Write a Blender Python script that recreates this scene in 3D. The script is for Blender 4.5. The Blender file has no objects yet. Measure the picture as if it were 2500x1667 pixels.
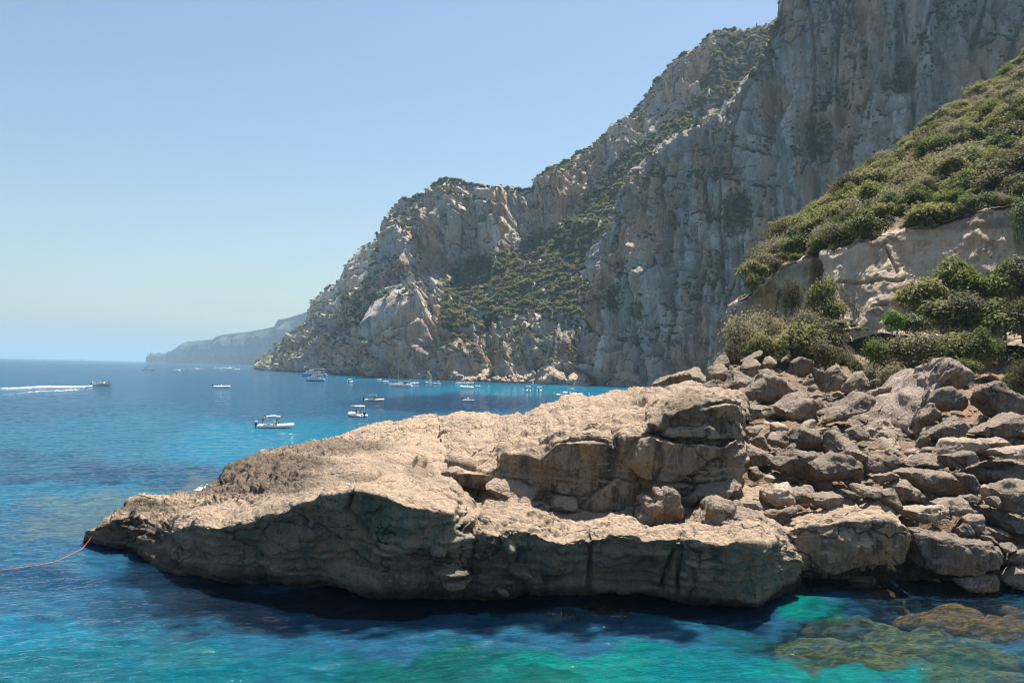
import bpy, bmesh, math, random
import numpy as np
from mathutils import Vector, Matrix

random.seed(7)
RNG = np.random.default_rng(11)
SC = bpy.context.scene
C = SC.collection
PI = math.pi

# ------------------------------------------------------------------ camera
F = 1944.0                      # focal length in photo pixels (2500 wide)
CAMZ = 11.0
up_c = Vector((0.0225, 1.0, -67.7 / F)).normalized()       # world up seen in camera axes
fw_c = Vector((0, 0, -1)); fw_c = (fw_c - up_c * fw_c.dot(up_c)).normalized()
rt_c = fw_c.cross(up_c).normalized()
R = Matrix((rt_c, fw_c, up_c))                              # camera -> world rotation
cam_d = bpy.data.cameras.new('camera'); cam = bpy.data.objects.new('camera', cam_d); C.objects.link(cam)
cam.matrix_world = Matrix.Translation((0, 0, CAMZ)) @ R.to_4x4()
cam_d.sensor_width = 36.0; cam_d.lens = F / 2500 * 36.0
cam_d.clip_start = 0.5; cam_d.clip_end = 90000
SC.camera = cam
Rn = np.array(R, dtype=np.float64)

# ------------------------------------------------------------------ sky, sun, exposure
SUN_EL, SUN_AZ = math.radians(67), math.radians(32)         # azimuth from +Y towards +X
w = bpy.data.worlds.new('World'); SC.world = w; w.use_nodes = True
nt = w.node_tree; nt.nodes.clear()
sky = nt.nodes.new('ShaderNodeTexSky'); sky.sky_type = 'NISHITA'; sky.sun_disc = False
sky.sun_elevation = SUN_EL; sky.sun_rotation = SUN_AZ; sky.altitude = 0
sky.air_density = 1.35; sky.dust_density = 1.0; sky.ozone_density = 3.0
bg = nt.nodes.new('ShaderNodeBackground'); bg.inputs[1].default_value = 0.061
wo = nt.nodes.new('ShaderNodeOutputWorld')
nt.links.new(sky.outputs[0], bg.inputs[0]); nt.links.new(bg.outputs[0], wo.inputs[0])
sd = bpy.data.lights.new('sun', 'SUN'); sd.energy = 5.0; sd.angle = math.radians(0.53); sd.color = (1.0, 0.93, 0.83)
so = bpy.data.objects.new('sun', sd); C.objects.link(so)
sdir = Vector((math.sin(SUN_AZ) * math.cos(SUN_EL), math.cos(SUN_AZ) * math.cos(SUN_EL), math.sin(SUN_EL)))
so.rotation_euler = sdir.to_track_quat('Z', 'Y').to_euler(); so.location = (0, 0, 900)
SC.view_settings.view_transform = 'Standard'; SC.view_settings.look = 'None'
SC.view_settings.exposure = 1.12; SC.view_settings.gamma = 1.0
SC.view_settings.use_curve_mapping = False
cy = SC.cycles
cy.use_denoising = True
try: cy.denoiser = 'OPENIMAGEDENOISE'
except Exception: pass
cy.max_bounces = 6; cy.diffuse_bounces = 3; cy.glossy_bounces = 3; cy.transparent_max_bounces = 8
cy.volume_bounces = 1; cy.sample_clamp_indirect = 4.0; cy.sample_clamp_direct = 30.0
cy.use_adaptive_sampling = True; cy.adaptive_threshold = 0.01; cy.pixel_filter_type = 'BLACKMAN_HARRIS'; cy.filter_width = 1.15

# ------------------------------------------------------------------ geometry helpers
def hor(px): return 901.2 + 0.0225 * (np.asarray(px, float) - 1250)

def at(px, py, D):
    """world point seen at photo pixel (px,py) at world distance Y = D"""
    px, py, D = np.broadcast_arrays(np.asarray(px, float), np.asarray(py, float), np.asarray(D, float))
    d = np.stack([(px - 1250) / F, -(py - 833.5) / F, -np.ones(px.shape)], -1) @ Rn.T
    P = d * (D / d[..., 1])[..., None]
    P[..., 2] += CAMZ
    return P

def py_of_z(px, D, z):
    d0 = at(px, 800.0, D)[..., 2]; d1 = at(px, 1000.0, D)[..., 2]
    return 800.0 + 200.0 * (np.asarray(z, float) - d0) / (d1 - d0)

def atz(px, D, z): return at(px, py_of_z(px, D, z), D)

def water(px, py):
    a = at(px, py, 1.0); D = CAMZ / (CAMZ - a[..., 2])
    return at(px, py, D)

def T(s):
    """'x:y x:y' table -> interpolating function"""
    p = [tuple(map(float, q.split(':'))) for q in s.split()]
    xs, ys = zip(*p)
    return lambda x: np.interp(x, xs, ys)

def hashi(ix, iy, iz, seed):
    h = (ix.astype(np.int64) * 374761393 + iy.astype(np.int64) * 668265263 + iz.astype(np.int64) * 2147483647 + seed * 974711) & 0xffffffff
    h = ((h ^ (h >> 13)) * 1274126177) & 0xffffffff
    return (h ^ (h >> 16)) & 0xffffffff

_G = RNG.normal(size=(256, 3)); _G /= np.linalg.norm(_G, axis=1)[:, None]; _G = _G.astype(np.float32)

def pn(P, seed=0):
    sh = P.shape[:-1]; P = P.reshape(-1, 3)
    fl = np.floor(P); i = fl.astype(np.int64); f = (P - fl).astype(np.float32)
    u = f * f * f * (f * (f * 6 - 15) + 10)
    out = np.zeros(len(P), np.float32)
    for dx in (0, 1):
        for dy in (0, 1):
            for dz in (0, 1):
                g = _G[hashi(i[:, 0] + dx, i[:, 1] + dy, i[:, 2] + dz, seed) & 255]
                dd = f - np.array([dx, dy, dz], np.float32)
                wgt = (u[:, 0] if dx else 1 - u[:, 0]) * (u[:, 1] if dy else 1 - u[:, 1]) * (u[:, 2] if dz else 1 - u[:, 2])
                out += wgt * (g * dd).sum(1)
    return (out * 1.6).reshape(sh)

def fbm(P, oct=4, seed=0, gain=0.5, ridged=False):
    a, s, out = 1.0, 1.0, 0
    for k in range(oct):
        n = pn(P * s, seed + k * 17)
        if ridged: n = 1 - 2 * np.abs(n)
        out = out + a * n; a *= gain; s *= 2.03
    return out

def sstep(a, b, x):
    t = np.clip((x - a) / (b - a), 0, 1); return t * t * (3 - 2 * t)

def grid_normals(P, wrap=False):
    if wrap:
        Q = np.concatenate([P[-1:], P, P[:1]], 0)
        du = (Q[2:] - Q[:-2])
    else:
        du = np.gradient(P, axis=0)
    dv = np.gradient(P, axis=1)
    n = np.cross(dv, du)
    l = np.linalg.norm(n, axis=-1, keepdims=True); l[l < 1e-12] = 1
    return n / l

def mesh_from(name, V, Fc, smooth=True):
    me = bpy.data.meshes.new(name)
    V = np.asarray(V, np.float32).reshape(-1, 3); Fc = np.asarray(Fc, np.int32)
    k = Fc.shape[1]; n = len(Fc)
    me.vertices.add(len(V)); me.vertices.foreach_set('co', V.ravel())
    me.loops.add(n * k); me.loops.foreach_set('vertex_index', Fc.ravel())
    me.polygons.add(n); me.polygons.foreach_set('loop_start', np.arange(0, n * k, k, dtype=np.int32))
    me.update(calc_edges=True)
    me.polygons.foreach_set('use_smooth', np.full(n, smooth))
    me.validate(); me.update()
    return me

def grid_faces(nr, nc, wrap=False):
    r = np.arange(nr if wrap else nr - 1)[:, None]; c = np.arange(nc - 1)[None, :]
    a = r * nc + c; b = ((r + 1) % nr) * nc + c
    return np.stack([a, a + 1, b + 1, b], -1).reshape(-1, 4)

def link(name, data, parent=None):
    o = bpy.data.objects.new(name, data); C.objects.link(o)
    if parent is not None: o.parent = parent
    return o

def tag(o, label=None, cat=None, group=None, kind=None):
    if label: o['label'] = label
    if cat: o['category'] = cat
    if group: o['group'] = group
    if kind: o['kind'] = kind
    return o

def attr(me, name, arr, typ='FLOAT'):
    a = me.attributes.new(name, typ, 'POINT')
    if typ == 'FLOAT': a.data.foreach_set('value', np.asarray(arr, np.float32).ravel())
    elif typ == 'FLOAT_COLOR': a.data.foreach_set('color', np.asarray(arr, np.float32).ravel())
    elif typ == 'FLOAT_VECTOR': a.data.foreach_set('vector', np.asarray(arr, np.float32).ravel())
    elif typ == 'INT': a.data.foreach_set('value', np.asarray(arr, np.int32).ravel())

# ------------------------------------------------------------------ materials
class NT:
    def __init__(s, name):
        s.m = bpy.data.materials.new(name); s.m.use_nodes = True; s.t = s.m.node_tree; s.t.nodes.clear()
        s.out = s.n('ShaderNodeOutputMaterial')
        s.geo = s.n('ShaderNodeNewGeometry')
    def n(s, typ, **kw):
        nd = s.t.nodes.new(typ)
        for k, v in kw.items(): setattr(nd, k, v)
        return nd
    def l(s, a, b): s.t.links.new(a, b)
    def setv(s, sock, v):
        if isinstance(v, bpy.types.NodeSocket): s.l(v, sock)
        else:
            if hasattr(sock.default_value, '__len__') and not isinstance(v, (int, float)):
                v = tuple(v) + ((1,) if len(sock.default_value) == 4 and len(v) == 3 else ())
            sock.default_value = v
    def math(s, op, a, b=0.0, c=0.0, clamp=False):
        nd = s.n('ShaderNodeMath', operation=op, use_clamp=clamp)
        s.setv(nd.inputs[0], a); s.setv(nd.inputs[1], b); s.setv(nd.inputs[2], c)
        return nd.outputs[0]
    def pos(s, scale=(1, 1, 1), rot=(0, 0, 0), src=None):
        mp = s.n('ShaderNodeMapping'); s.l(src or s.geo.outputs['Position'], mp.inputs[0])
        mp.inputs['Scale'].default_value = scale; mp.inputs['Rotation'].default_value = rot
        return mp.outputs[0]
    def noise(s, vec, scale, detail=4, rough=0.55, dist=0.0):
        nd = s.n('ShaderNodeTexNoise'); s.l(vec, nd.inputs['Vector'])
        nd.inputs['Scale'].default_value = scale; nd.inputs['Detail'].default_value = detail
        nd.inputs['Roughness'].default_value = rough; nd.inputs['Distortion'].default_value = dist
        return nd.outputs[0]
    def voro(s, vec, scale, feature='F1'):
        nd = s.n('ShaderNodeTexVoronoi', feature=feature); s.l(vec, nd.inputs['Vector'])
        nd.inputs['Scale'].default_value = scale
        return nd.outputs[0]
    def ramp(s, v, a, b, lo=0.0, hi=1.0):
        nd = s.n('ShaderNodeMapRange', interpolation_type='SMOOTHSTEP')
        s.setv(nd.inputs[0], v); nd.inputs[1].default_value = a; nd.inputs[2].default_value = b
        nd.inputs[3].default_value = lo; nd.inputs[4].default_value = hi
        return nd.outputs[0]
    def mix(s, f, a, b, blend='MIX'):
        nd = s.n('ShaderNodeMix', data_type='RGBA', blend_type=blend)
        s.setv(nd.inputs[0], f); s.setv(nd.inputs[6], a); s.setv(nd.inputs[7], b)
        return nd.outputs[2]
    def attr(s, name, fac=True):
        nd = s.n('ShaderNodeAttribute', attribute_name=name)
        return nd.outputs['Fac'] if fac else nd.outputs['Color']
    def bump(s, h, dist, strength=1.0, normal=None):
        nd = s.n('ShaderNodeBump'); s.l(h, nd.inputs['Height']); nd.inputs['Distance'].default_value = dist
        nd.inputs['Strength'].default_value = strength
        if normal is not None: s.l(normal, nd.inputs['Normal'])
        return nd.outputs[0]
    def pbsdf(s, col, rough=0.9, normal=None, spec=0.3, metal=0.0):
        b = s.n('ShaderNodeBsdfPrincipled'); s.setv(b.inputs['Base Color'], col); s.setv(b.inputs['Roughness'], rough)
        s.setv(b.inputs['Metallic'], metal); s.setv(b.inputs['Specular IOR Level'], spec)
        if normal is not None: s.l(normal, b.inputs['Normal'])
        return b.outputs[0]
    def done(s, sh): s.l(sh, s.out.inputs[0]); return s.m

def plain(name, col, rough=0.5, metal=0.0, spec=0.4, var=0.12, sc=3.0):
    t = NT(name)
    n = t.noise(t.pos(), sc, 4)
    c = t.mix(t.ramp(n, 0.3, 0.75), tuple(x * (1 - var) for x in col), tuple(min(1, x * (1 + var)) for x in col))
    return t.done(t.pbsdf(c, rough, None, spec, metal))

def rock_mat(name, u, pale, grey, warm, dark, warm_amt=0.5, dark_amt=0.5, top=None, veg=None, bump=0.12, streak=0.18, red=None, mott=0.5):
    """u = feature size in metres; pale/grey body, warm stains and dark streaks on steep faces"""
    t = NT(name)
    p = t.pos()
    n1 = t.noise(p, 0.35 / u, 6, 0.62)
    n2 = t.noise(p, 1.9 / u, 5, 0.65, 0.4)
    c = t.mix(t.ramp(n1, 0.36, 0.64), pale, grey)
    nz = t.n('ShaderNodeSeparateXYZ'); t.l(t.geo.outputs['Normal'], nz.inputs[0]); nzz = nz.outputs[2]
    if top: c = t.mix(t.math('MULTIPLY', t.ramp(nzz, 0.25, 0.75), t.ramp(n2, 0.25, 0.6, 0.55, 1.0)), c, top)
    steep = t.ramp(nzz, 0.62, 0.3)
    ps = t.pos((1, 1, streak))
    ws = t.noise(ps, 0.55 / u, 5, 0.6, 0.3)
    c = t.mix(t.math('MULTIPLY', t.math('MULTIPLY', t.ramp(ws, 0.48, 0.6), steep), warm_amt), c, warm)
    if red:
        rs = t.noise(t.pos((1, 1, streak * 2.5), (0, 0.2, 0)), 0.23 / u, 5, 0.6)
        c = t.mix(t.math('MULTIPLY', t.math('MULTIPLY', t.ramp(rs, 0.51, 0.6), steep), 0.75), c, red)
    ds = t.noise(t.pos((1, 1, streak * 0.7), (0.1, 0.3, 0.2)), 1.3 / u, 5, 0.65, 0.2)
    c = t.mix(t.math('MULTIPLY', t.math('MULTIPLY', t.ramp(ds, 0.5, 0.64), steep), dark_amt), c, dark)
    fs = t.noise(t.pos((1, 1, streak * 0.45), (0.05, -0.1, 0.4)), 4.2 / u, 4, 0.6, 0.1)
    c = t.mix(t.math('MULTIPLY', t.math('MULTIPLY', t.ramp(fs, 0.52, 0.64), steep), dark_amt * 0.7), c, dark)
    c = t.mix(t.math('MULTIPLY', t.math('MULTIPLY', t.ramp(fs, 0.46, 0.36), steep), 0.45), c, pale)
    n3 = t.noise(p, 7.0 / u, 4, 0.7)
    c = t.mix(t.ramp(n3, 0.47, 0.68, 0.0, mott), c, dark)
    c = t.mix(t.ramp(t.noise(p, 4.1 / u, 3, 0.6), 0.58, 0.75, 0.0, 0.35), c, pale)
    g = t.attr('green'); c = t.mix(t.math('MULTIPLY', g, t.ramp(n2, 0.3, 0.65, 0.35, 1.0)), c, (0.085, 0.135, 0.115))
    wa = t.attr('warm'); c = t.mix(t.math('MULTIPLY', wa, t.ramp(ws, 0.36, 0.56)), c, (0.68, 0.43, 0.27))
    k = t.attr('wet_dark'); c = t.mix(t.math('MULTIPLY', k, t.ramp(n2, 0.25, 0.6, 0.6, 1.0)), c, (0.045, 0.038, 0.03))
    o = t.attr('soil'); c = t.mix(t.math('MULTIPLY', o, t.ramp(n2, 0.3, 0.6, 0.5, 1.0)), c, (0.40, 0.22, 0.12))
    if veg:
        vn = t.noise(p, 0.8 / u, 6, 0.7)
        va = t.attr('veg')
        c = t.mix(t.math('MULTIPLY', t.math('MAXIMUM', t.ramp(nzz, 0.5, 0.75), va), t.ramp(vn, 0.42, 0.55)), c, veg)
    cp = t.n('ShaderNodeVectorMath', operation='ADD'); t.l(p, cp.inputs[0])
    cn = t.n('ShaderNodeTexNoise'); t.l(p, cn.inputs['Vector']); cn.inputs['Scale'].default_value = 0.9 / u; cn.inputs['Detail'].default_value = 4
    cs = t.n('ShaderNodeVectorMath', operation='SCALE'); t.l(cn.outputs['Color'], cs.inputs[0]); cs.inputs['Scale'].default_value = 1.6 * u; t.l(cs.outputs[0], cp.inputs[1])
    v2 = t.voro(t.pos((0.5, 1, 0.8), (0, 0, 0.3), cp.outputs[0]), 0.38 / u, 'DISTANCE_TO_EDGE')
    crk = t.math('MULTIPLY', t.ramp(v2, 0.022, 0.006), t.ramp(n1, 0.42, 0.55))
    c = t.mix(t.math('MULTIPLY', crk, 0.75), c, tuple(x * .6 for x in dark))
    lg = t.noise(p, 0.16 / u, 4, 0.6)
    c = t.mix(t.ramp(lg, 0.48, 0.62, 0.0, 0.38), c, tuple(x * .85 + .02 for x in grey))
    v = t.voro(t.pos((1, 1, 0.55)), 1.1 / u, 'DISTANCE_TO_EDGE')
    h = t.math('ADD', t.math('MULTIPLY', t.noise(p, 2.2 / u, 8, 0.68, 0.3), 1.0), t.math('SUBTRACT', t.math('MULTIPLY', t.ramp(v, 0.0, 0.07), 0.12), t.math('MULTIPLY', crk, 0.25)))
    return t.done(t.pbsdf(c, 0.92, t.bump(h, bump * u * 4, 0.9), 0.15))

M = {}
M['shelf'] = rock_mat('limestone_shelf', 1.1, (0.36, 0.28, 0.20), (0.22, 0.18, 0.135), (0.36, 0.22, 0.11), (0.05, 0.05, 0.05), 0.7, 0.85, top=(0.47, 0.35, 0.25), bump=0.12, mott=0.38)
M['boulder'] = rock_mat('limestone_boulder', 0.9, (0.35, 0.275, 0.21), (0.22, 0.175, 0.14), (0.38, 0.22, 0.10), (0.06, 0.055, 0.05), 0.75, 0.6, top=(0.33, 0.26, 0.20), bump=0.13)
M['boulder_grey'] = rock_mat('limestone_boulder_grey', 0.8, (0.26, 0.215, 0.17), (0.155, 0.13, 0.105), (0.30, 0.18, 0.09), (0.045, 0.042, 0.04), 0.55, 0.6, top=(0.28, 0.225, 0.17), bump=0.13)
M['boulder_pale'] = rock_mat('limestone_boulder_pale', 0.9, (0.50, 0.39, 0.30), (0.36, 0.28, 0.21), (0.45, 0.27, 0.14), (0.15, 0.13, 0.12), 0.5, 0.35, bump=0.10)
M['shore'] = rock_mat('limestone_shore', 8, (0.55, 0.43, 0.31), (0.42, 0.32, 0.23), (0.45, 0.28, 0.15), (0.13, 0.11, 0.10), 0.4, 0.35, bump=0.10)
M['spine'] = rock_mat('limestone_spine', 0.8, (0.52, 0.41, 0.335), (0.33, 0.26, 0.22), (0.45, 0.28, 0.18), (0.11, 0.095, 0.09), 0.3, 0.5, bump=0.22)
M['cliff'] = rock_mat('cliff_limestone', 13, (0.70, 0.61, 0.52), (0.49, 0.46, 0.435), (0.60, 0.36, 0.20), (0.12, 0.13, 0.145), 1.0, 0.62, veg=(0.12, 0.125, 0.055), bump=0.12, streak=0.2, red=(0.62, 0.33, 0.17), mott=0.22)
M['cliff_near'] = rock_mat('cliff_band_limestone', 3.0, (0.74, 0.58, 0.43), (0.60, 0.48, 0.36), (0.64, 0.40, 0.21), (0.19, 0.17, 0.15), 0.8, 0.4, mott=0.25, bump=0.12, streak=0.3)
M['headland'] = rock_mat('headland_rock', 60, (0.16, 0.17, 0.15), (0.08, 0.10, 0.095), (0.33, 0.25, 0.18), (0.08, 0.09, 0.08), 0.4, 0.6, veg=(0.07, 0.08, 0.045), bump=0.05, streak=0.5)
M['earth'] = rock_mat('rubble_earth', 1.0, (0.33, 0.23, 0.155), (0.20, 0.14, 0.10), (0.36, 0.20, 0.10), (0.11, 0.09, 0.075), 0.4, 0.4, bump=0.15)
M['soil'] = rock_mat('wood_floor', 1.6, (0.30, 0.23, 0.15), (0.19, 0.15, 0.095), (0.3, 0.2, 0.12), (0.05, 0.045, 0.035), 0.3, 0.4, bump=0.15)

def leaf_mat(name, a, b, c3, trans=0.38):
    t = NT(name)
    oi = t.n('ShaderNodeObjectInfo')
    n = t.noise(t.pos(), 0.45, 4, 0.6)
    col = t.mix(t.ramp(n, 0.35, 0.66), a, b)
    col = t.mix(t.ramp(oi.outputs['Random'], 0.45, 1.0, 0.0, 0.75), col, c3)
    col = t.mix(t.ramp(t.noise(t.pos(), 3.0, 2), 0.4, 0.7, 0.0, 0.4), col, tuple(x * 0.6 for x in a))
    d = t.pbsdf(col, 0.65, None, 0.25)
    tr = t.n('ShaderNodeBsdfTranslucent'); t.setv(tr.inputs[0], col)
    mx = t.n('ShaderNodeMixShader'); mx.inputs[0].default_value = trans
    t.l(d, mx.inputs[1]); t.l(tr.outputs[0], mx.inputs[2])
    return t.done(mx.outputs[0])

M['leaf_olive'] = leaf_mat('foliage_olive', (0.235, 0.235, 0.08), (0.17, 0.18, 0.06), (0.28, 0.255, 0.11), 0.5)
M['leaf_far'] = leaf_mat('foliage_far', (0.25, 0.235, 0.09), (0.18, 0.18, 0.065), (0.29, 0.255, 0.12), 0.5)
M['leaf_green'] = leaf_mat('foliage_green', (0.145, 0.175, 0.035), (0.105, 0.14, 0.028), (0.18, 0.20, 0.045), 0.45)
M['leaf_bright'] = leaf_mat('foliage_bright', (0.13, 0.24, 0.015), (0.09, 0.19, 0.015), (0.16, 0.26, 0.03), 0.4)
M['leaf_grey'] = leaf_mat('foliage_grey', (0.27, 0.235, 0.13), (0.20, 0.18, 0.10), (0.30, 0.26, 0.15), 0.5)
M['leaf_dark'] = leaf_mat('foliage_dark', (0.10, 0.105, 0.042), (0.125, 0.11, 0.045), (0.14, 0.105, 0.045), 0.35)
M['leaf_pale'] = leaf_mat('foliage_pale', (0.19, 0.21, 0.10), (0.14, 0.17, 0.07), (0.2, 0.22, 0.12), 0.35)
M['bark'] = plain('bark_grey', (0.16, 0.13, 0.10), 0.9, var=0.3, sc=6)

# ------------------------------------------------------------------ sea
def smooth_rows(P, it=1, wrap=False):
    for _ in range(it):
        if wrap: Q = np.concatenate([P[-1:], P, P[:1]], 0)
        else: Q = np.concatenate([P[:1], P, P[-1:]], 0)
        P = 0.25 * Q[:-2] + 0.5 * Q[1:-1] + 0.25 * Q[2:]
    return P

def build_sea():
    pxs = np.concatenate([np.linspace(-9000, -420, 50)[:-1], np.linspace(-420, 2900, 880), np.linspace(2900, 11000, 50)[1:]])
    dy = np.concatenate([[0.7, 0.9, 1.2, 1.6, 2.1, 2.8], np.linspace(3.6, 60, 34), np.linspace(62, 820, 400), np.linspace(860, 2600, 24)])
    PX, DY = np.meshgrid(pxs, dy)
    PY = hor(PX) + DY
    P = water(PX, PY)
    Dd = P[..., 1]
    # swell and wind waves as real relief near the camera
    amp = np.clip(1 - Dd / 420, 0, 1)
    Q = P * np.array([0.16, 0.33, 1.0]); Q[..., 2] = 0
    rot = np.stack([P[..., 0] * 0.93 + P[..., 1] * 0.36, P[..., 1] * 0.93 - P[..., 0] * 0.36, 0 * Dd], -1)
    h = 0.15 * fbm(rot * np.array([0.16, 0.42, 1]), 4, 5, 0.6) + 0.05 * fbm(rot * np.array([0.9, 1.9, 1]), 2, 9) * np.clip(1 - Dd / 120, 0, 1)
    calm = 1 - 0.55 * sstep(900, 1700, PX) * sstep(380, 520, DY)
    P[..., 2] = h * amp * calm
    # body colour of the water: bay bottom depth, sand, weed, and the rocks' shadow painted in
    wx = PX + 38 * fbm(np.stack([PX / 160, PY / 40, 0 * PX], -1), 4, 21) * np.clip(DY / 200, 0.15, 1.6)
    wy = PY + 22 * fbm(np.stack([PX / 150, PY / 45, 0 * PX + 7], -1), 4, 33) * np.clip(DY / 200, 0.1, 1.6)
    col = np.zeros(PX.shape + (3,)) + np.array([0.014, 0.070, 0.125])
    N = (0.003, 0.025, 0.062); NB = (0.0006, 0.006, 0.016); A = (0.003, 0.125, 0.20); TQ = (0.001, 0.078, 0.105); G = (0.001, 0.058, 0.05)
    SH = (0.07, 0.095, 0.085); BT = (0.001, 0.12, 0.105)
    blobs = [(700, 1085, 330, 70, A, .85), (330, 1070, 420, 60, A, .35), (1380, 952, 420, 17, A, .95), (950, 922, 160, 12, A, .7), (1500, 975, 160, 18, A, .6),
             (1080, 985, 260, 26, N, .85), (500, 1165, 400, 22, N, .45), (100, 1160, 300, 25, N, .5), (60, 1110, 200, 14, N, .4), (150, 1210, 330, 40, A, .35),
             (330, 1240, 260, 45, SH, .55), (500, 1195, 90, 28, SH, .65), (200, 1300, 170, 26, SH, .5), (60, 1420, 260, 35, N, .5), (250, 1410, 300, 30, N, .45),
             (200, 1630, 480, 110, TQ, .9), (40, 1560, 240, 50, A, .55), (620, 1650, 330, 75, TQ, .75), (1020, 1490, 820, 72, NB, 1.0), (1600, 1505, 300, 48, NB, .9), (480, 1400, 190, 75, NB, .9),  # NB blobs along the rocks paint their shadow into the water
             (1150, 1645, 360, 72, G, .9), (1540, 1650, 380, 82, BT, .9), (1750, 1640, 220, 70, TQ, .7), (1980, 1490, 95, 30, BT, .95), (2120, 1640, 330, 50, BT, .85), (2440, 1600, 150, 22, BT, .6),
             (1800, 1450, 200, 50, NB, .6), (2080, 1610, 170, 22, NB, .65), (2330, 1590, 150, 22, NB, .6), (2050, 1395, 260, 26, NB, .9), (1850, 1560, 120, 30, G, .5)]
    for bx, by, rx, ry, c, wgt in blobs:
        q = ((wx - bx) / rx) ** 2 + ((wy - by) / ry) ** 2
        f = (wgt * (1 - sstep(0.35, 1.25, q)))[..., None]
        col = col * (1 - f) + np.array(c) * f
    clear = np.zeros(PX.shape)
    for bx, by, rx, ry, wgt in [(2080, 1570, 270, 62, .92), (2240, 1520, 300, 60, .92), (2150, 1432, 140, 26, .95), (2330, 1470, 200, 40, .95), (1955, 1440, 80, 28, .8),
                                (2440, 1630, 200, 60, .8), (2450, 1520, 160, 50, .85), (1310, 1497, 110, 18, .7), (1470, 1481, 70, 15, .8), (300, 1322, 60, 12, .6), (2420, 1440, 130, 40, .9), (1330, 1660, 120, 20, .45)]:
        q = ((wx - bx) / rx) ** 2 + ((wy - by) / ry) ** 2
        clear = np.maximum(clear, wgt * (1 - sstep(0.45, 1.3, q)))
    nr, nc = PX.shape
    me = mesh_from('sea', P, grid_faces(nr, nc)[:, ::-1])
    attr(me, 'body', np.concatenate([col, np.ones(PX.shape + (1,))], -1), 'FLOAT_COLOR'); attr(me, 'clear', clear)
    attr(me, 'lee', 1 - 0.72 * sstep(420, 760, PX + (DY - 560) * .6) * sstep(430, 560, DY))
    t = NT('sea_water')
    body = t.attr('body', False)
    rp = t.pos((1, 1, 1), (0, 0, -0.35))
    mp = lambda s: t.pos(s, (0, 0, 0), rp)
    w1 = t.noise(mp((0.35, 1.0, 1)), 0.75, 5, 0.6, 0.35)
    w2 = t.noise(mp((0.5, 1.0, 1)), 3.2, 4, 0.6, 0.3)
    w3 = t.noise(mp((0.25, 1.0, 1)), 0.11, 4, 0.6, 0.2)
    w4 = t.noise(mp((0.3, 1.0, 1)), 0.03, 4, 0.6, 0.2)
    h = t.math('ADD', t.math('MULTIPLY', w1, 0.5), t.math('ADD', t.math('MULTIPLY', w2, 0.15), t.math('ADD', t.math('MULTIPLY', w3, 1.0), t.math('MULTIPLY', w4, 2.4))))
    h = t.math('ADD', t.math('MULTIPLY', h, t.attr('lee')), t.math('MULTIPLY', t.noise(mp((0.7, 1.0, 1)), 9.0, 3, 0.6), 0.034))
    nm = t.bump(h, 1.0, 1.0)
    # fine mottling inside the body colour: sand / weed, with caustic-like light painted in
    bn = t.noise(t.pos((0.5, 1, 1)), 1.6, 5, 0.65)
    body = t.mix(t.ramp(bn, 0.38, 0.66, 0.0, 0.7), body, t.mix(1.0, body, (0.40, 0.5, 0.6), 'MULTIPLY'))
    bn2 = t.noise(t.pos((0.45, 1, 1), (0, 0, .2)), 4.5, 4, 0.7, 0.6)
    body = t.mix(t.ramp(bn2, 0.52, 0.66, 0.0, 0.8), body, t.mix(1.0, body, (1.0, 1.6, 1.6), 'MULTIPLY'))
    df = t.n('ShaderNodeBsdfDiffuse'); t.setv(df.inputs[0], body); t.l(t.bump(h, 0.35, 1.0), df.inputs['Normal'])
    tp = t.n('ShaderNodeBsdfTransparent'); tp.inputs[0].default_value = (0.85, 0.93, 0.82, 1)
    m1 = t.n('ShaderNodeMixShader'); t.l(t.math('MULTIPLY', t.attr('clear'), t.ramp(t.noise(t.pos((.5, 1, 1)), 2.4, 5, .7), .3, .55, .55, 1.0)), m1.inputs[0]); t.l(df.outputs[0], m1.inputs[1]); t.l(tp.outputs[0], m1.inputs[2])
    gl = t.n('ShaderNodeBsdfGlossy'); gl.inputs['Roughness'].default_value = 0.04; t.l(nm, gl.inputs['Normal'])
    fr = t.n('ShaderNodeFresnel'); fr.inputs[0].default_value = 1.33; t.l(nm, fr.inputs['Normal'])
    m2 = t.n('ShaderNodeMixShader'); t.l(t.math('MINIMUM', fr.outputs[0], 0.62), m2.inputs[0]); t.l(m1.outputs[0], m2.inputs[1]); t.l(gl.outputs[0], m2.inputs[2])
    me.materials.append(t.done(m2.outputs[0]))
    tag(link('sea', me), kind='structure')
build_sea()

# sea bed under the clear patches
def build_bed():
    xs = np.linspace(-14, 40, 120); ys = np.linspace(14, 48, 90)
    X, Y = np.meshgrid(xs, ys); P = np.stack([X, Y, 0 * X], -1)
    P[..., 2] = -2.4 + 0.5 * fbm(P * 0.35, 4, 61)
    me = mesh_from('sea_bed', P, grid_faces(*X.shape)[:, ::-1])
    t = NT('sea_bed_sand'); n = t.noise(t.pos(), 0.8, 5)
    me.materials.append(t.done(t.pbsdf(t.mix(t.ramp(n, 0.4, 0.6), (0.02, 0.12, 0.11), (0.03, 0.22, 0.20)), 0.9)))
    tag(link('sea_bed', me), kind='structure')
build_bed()

# ------------------------------------------------------------------ lofted terrain
def loft(rows, nsub, pxs):
    """rows: list of (nc,3) world arrays; nsub: subdivisions between them"""
    out = []
    for k in range(len(rows) - 1):
        a, b = rows[k], rows[k + 1]
        for i in range(nsub[k]):
            f = i / nsub[k]; out.append(a * (1 - f) + b * f)
    out.append(rows[-1])
    return np.array(out)

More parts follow.
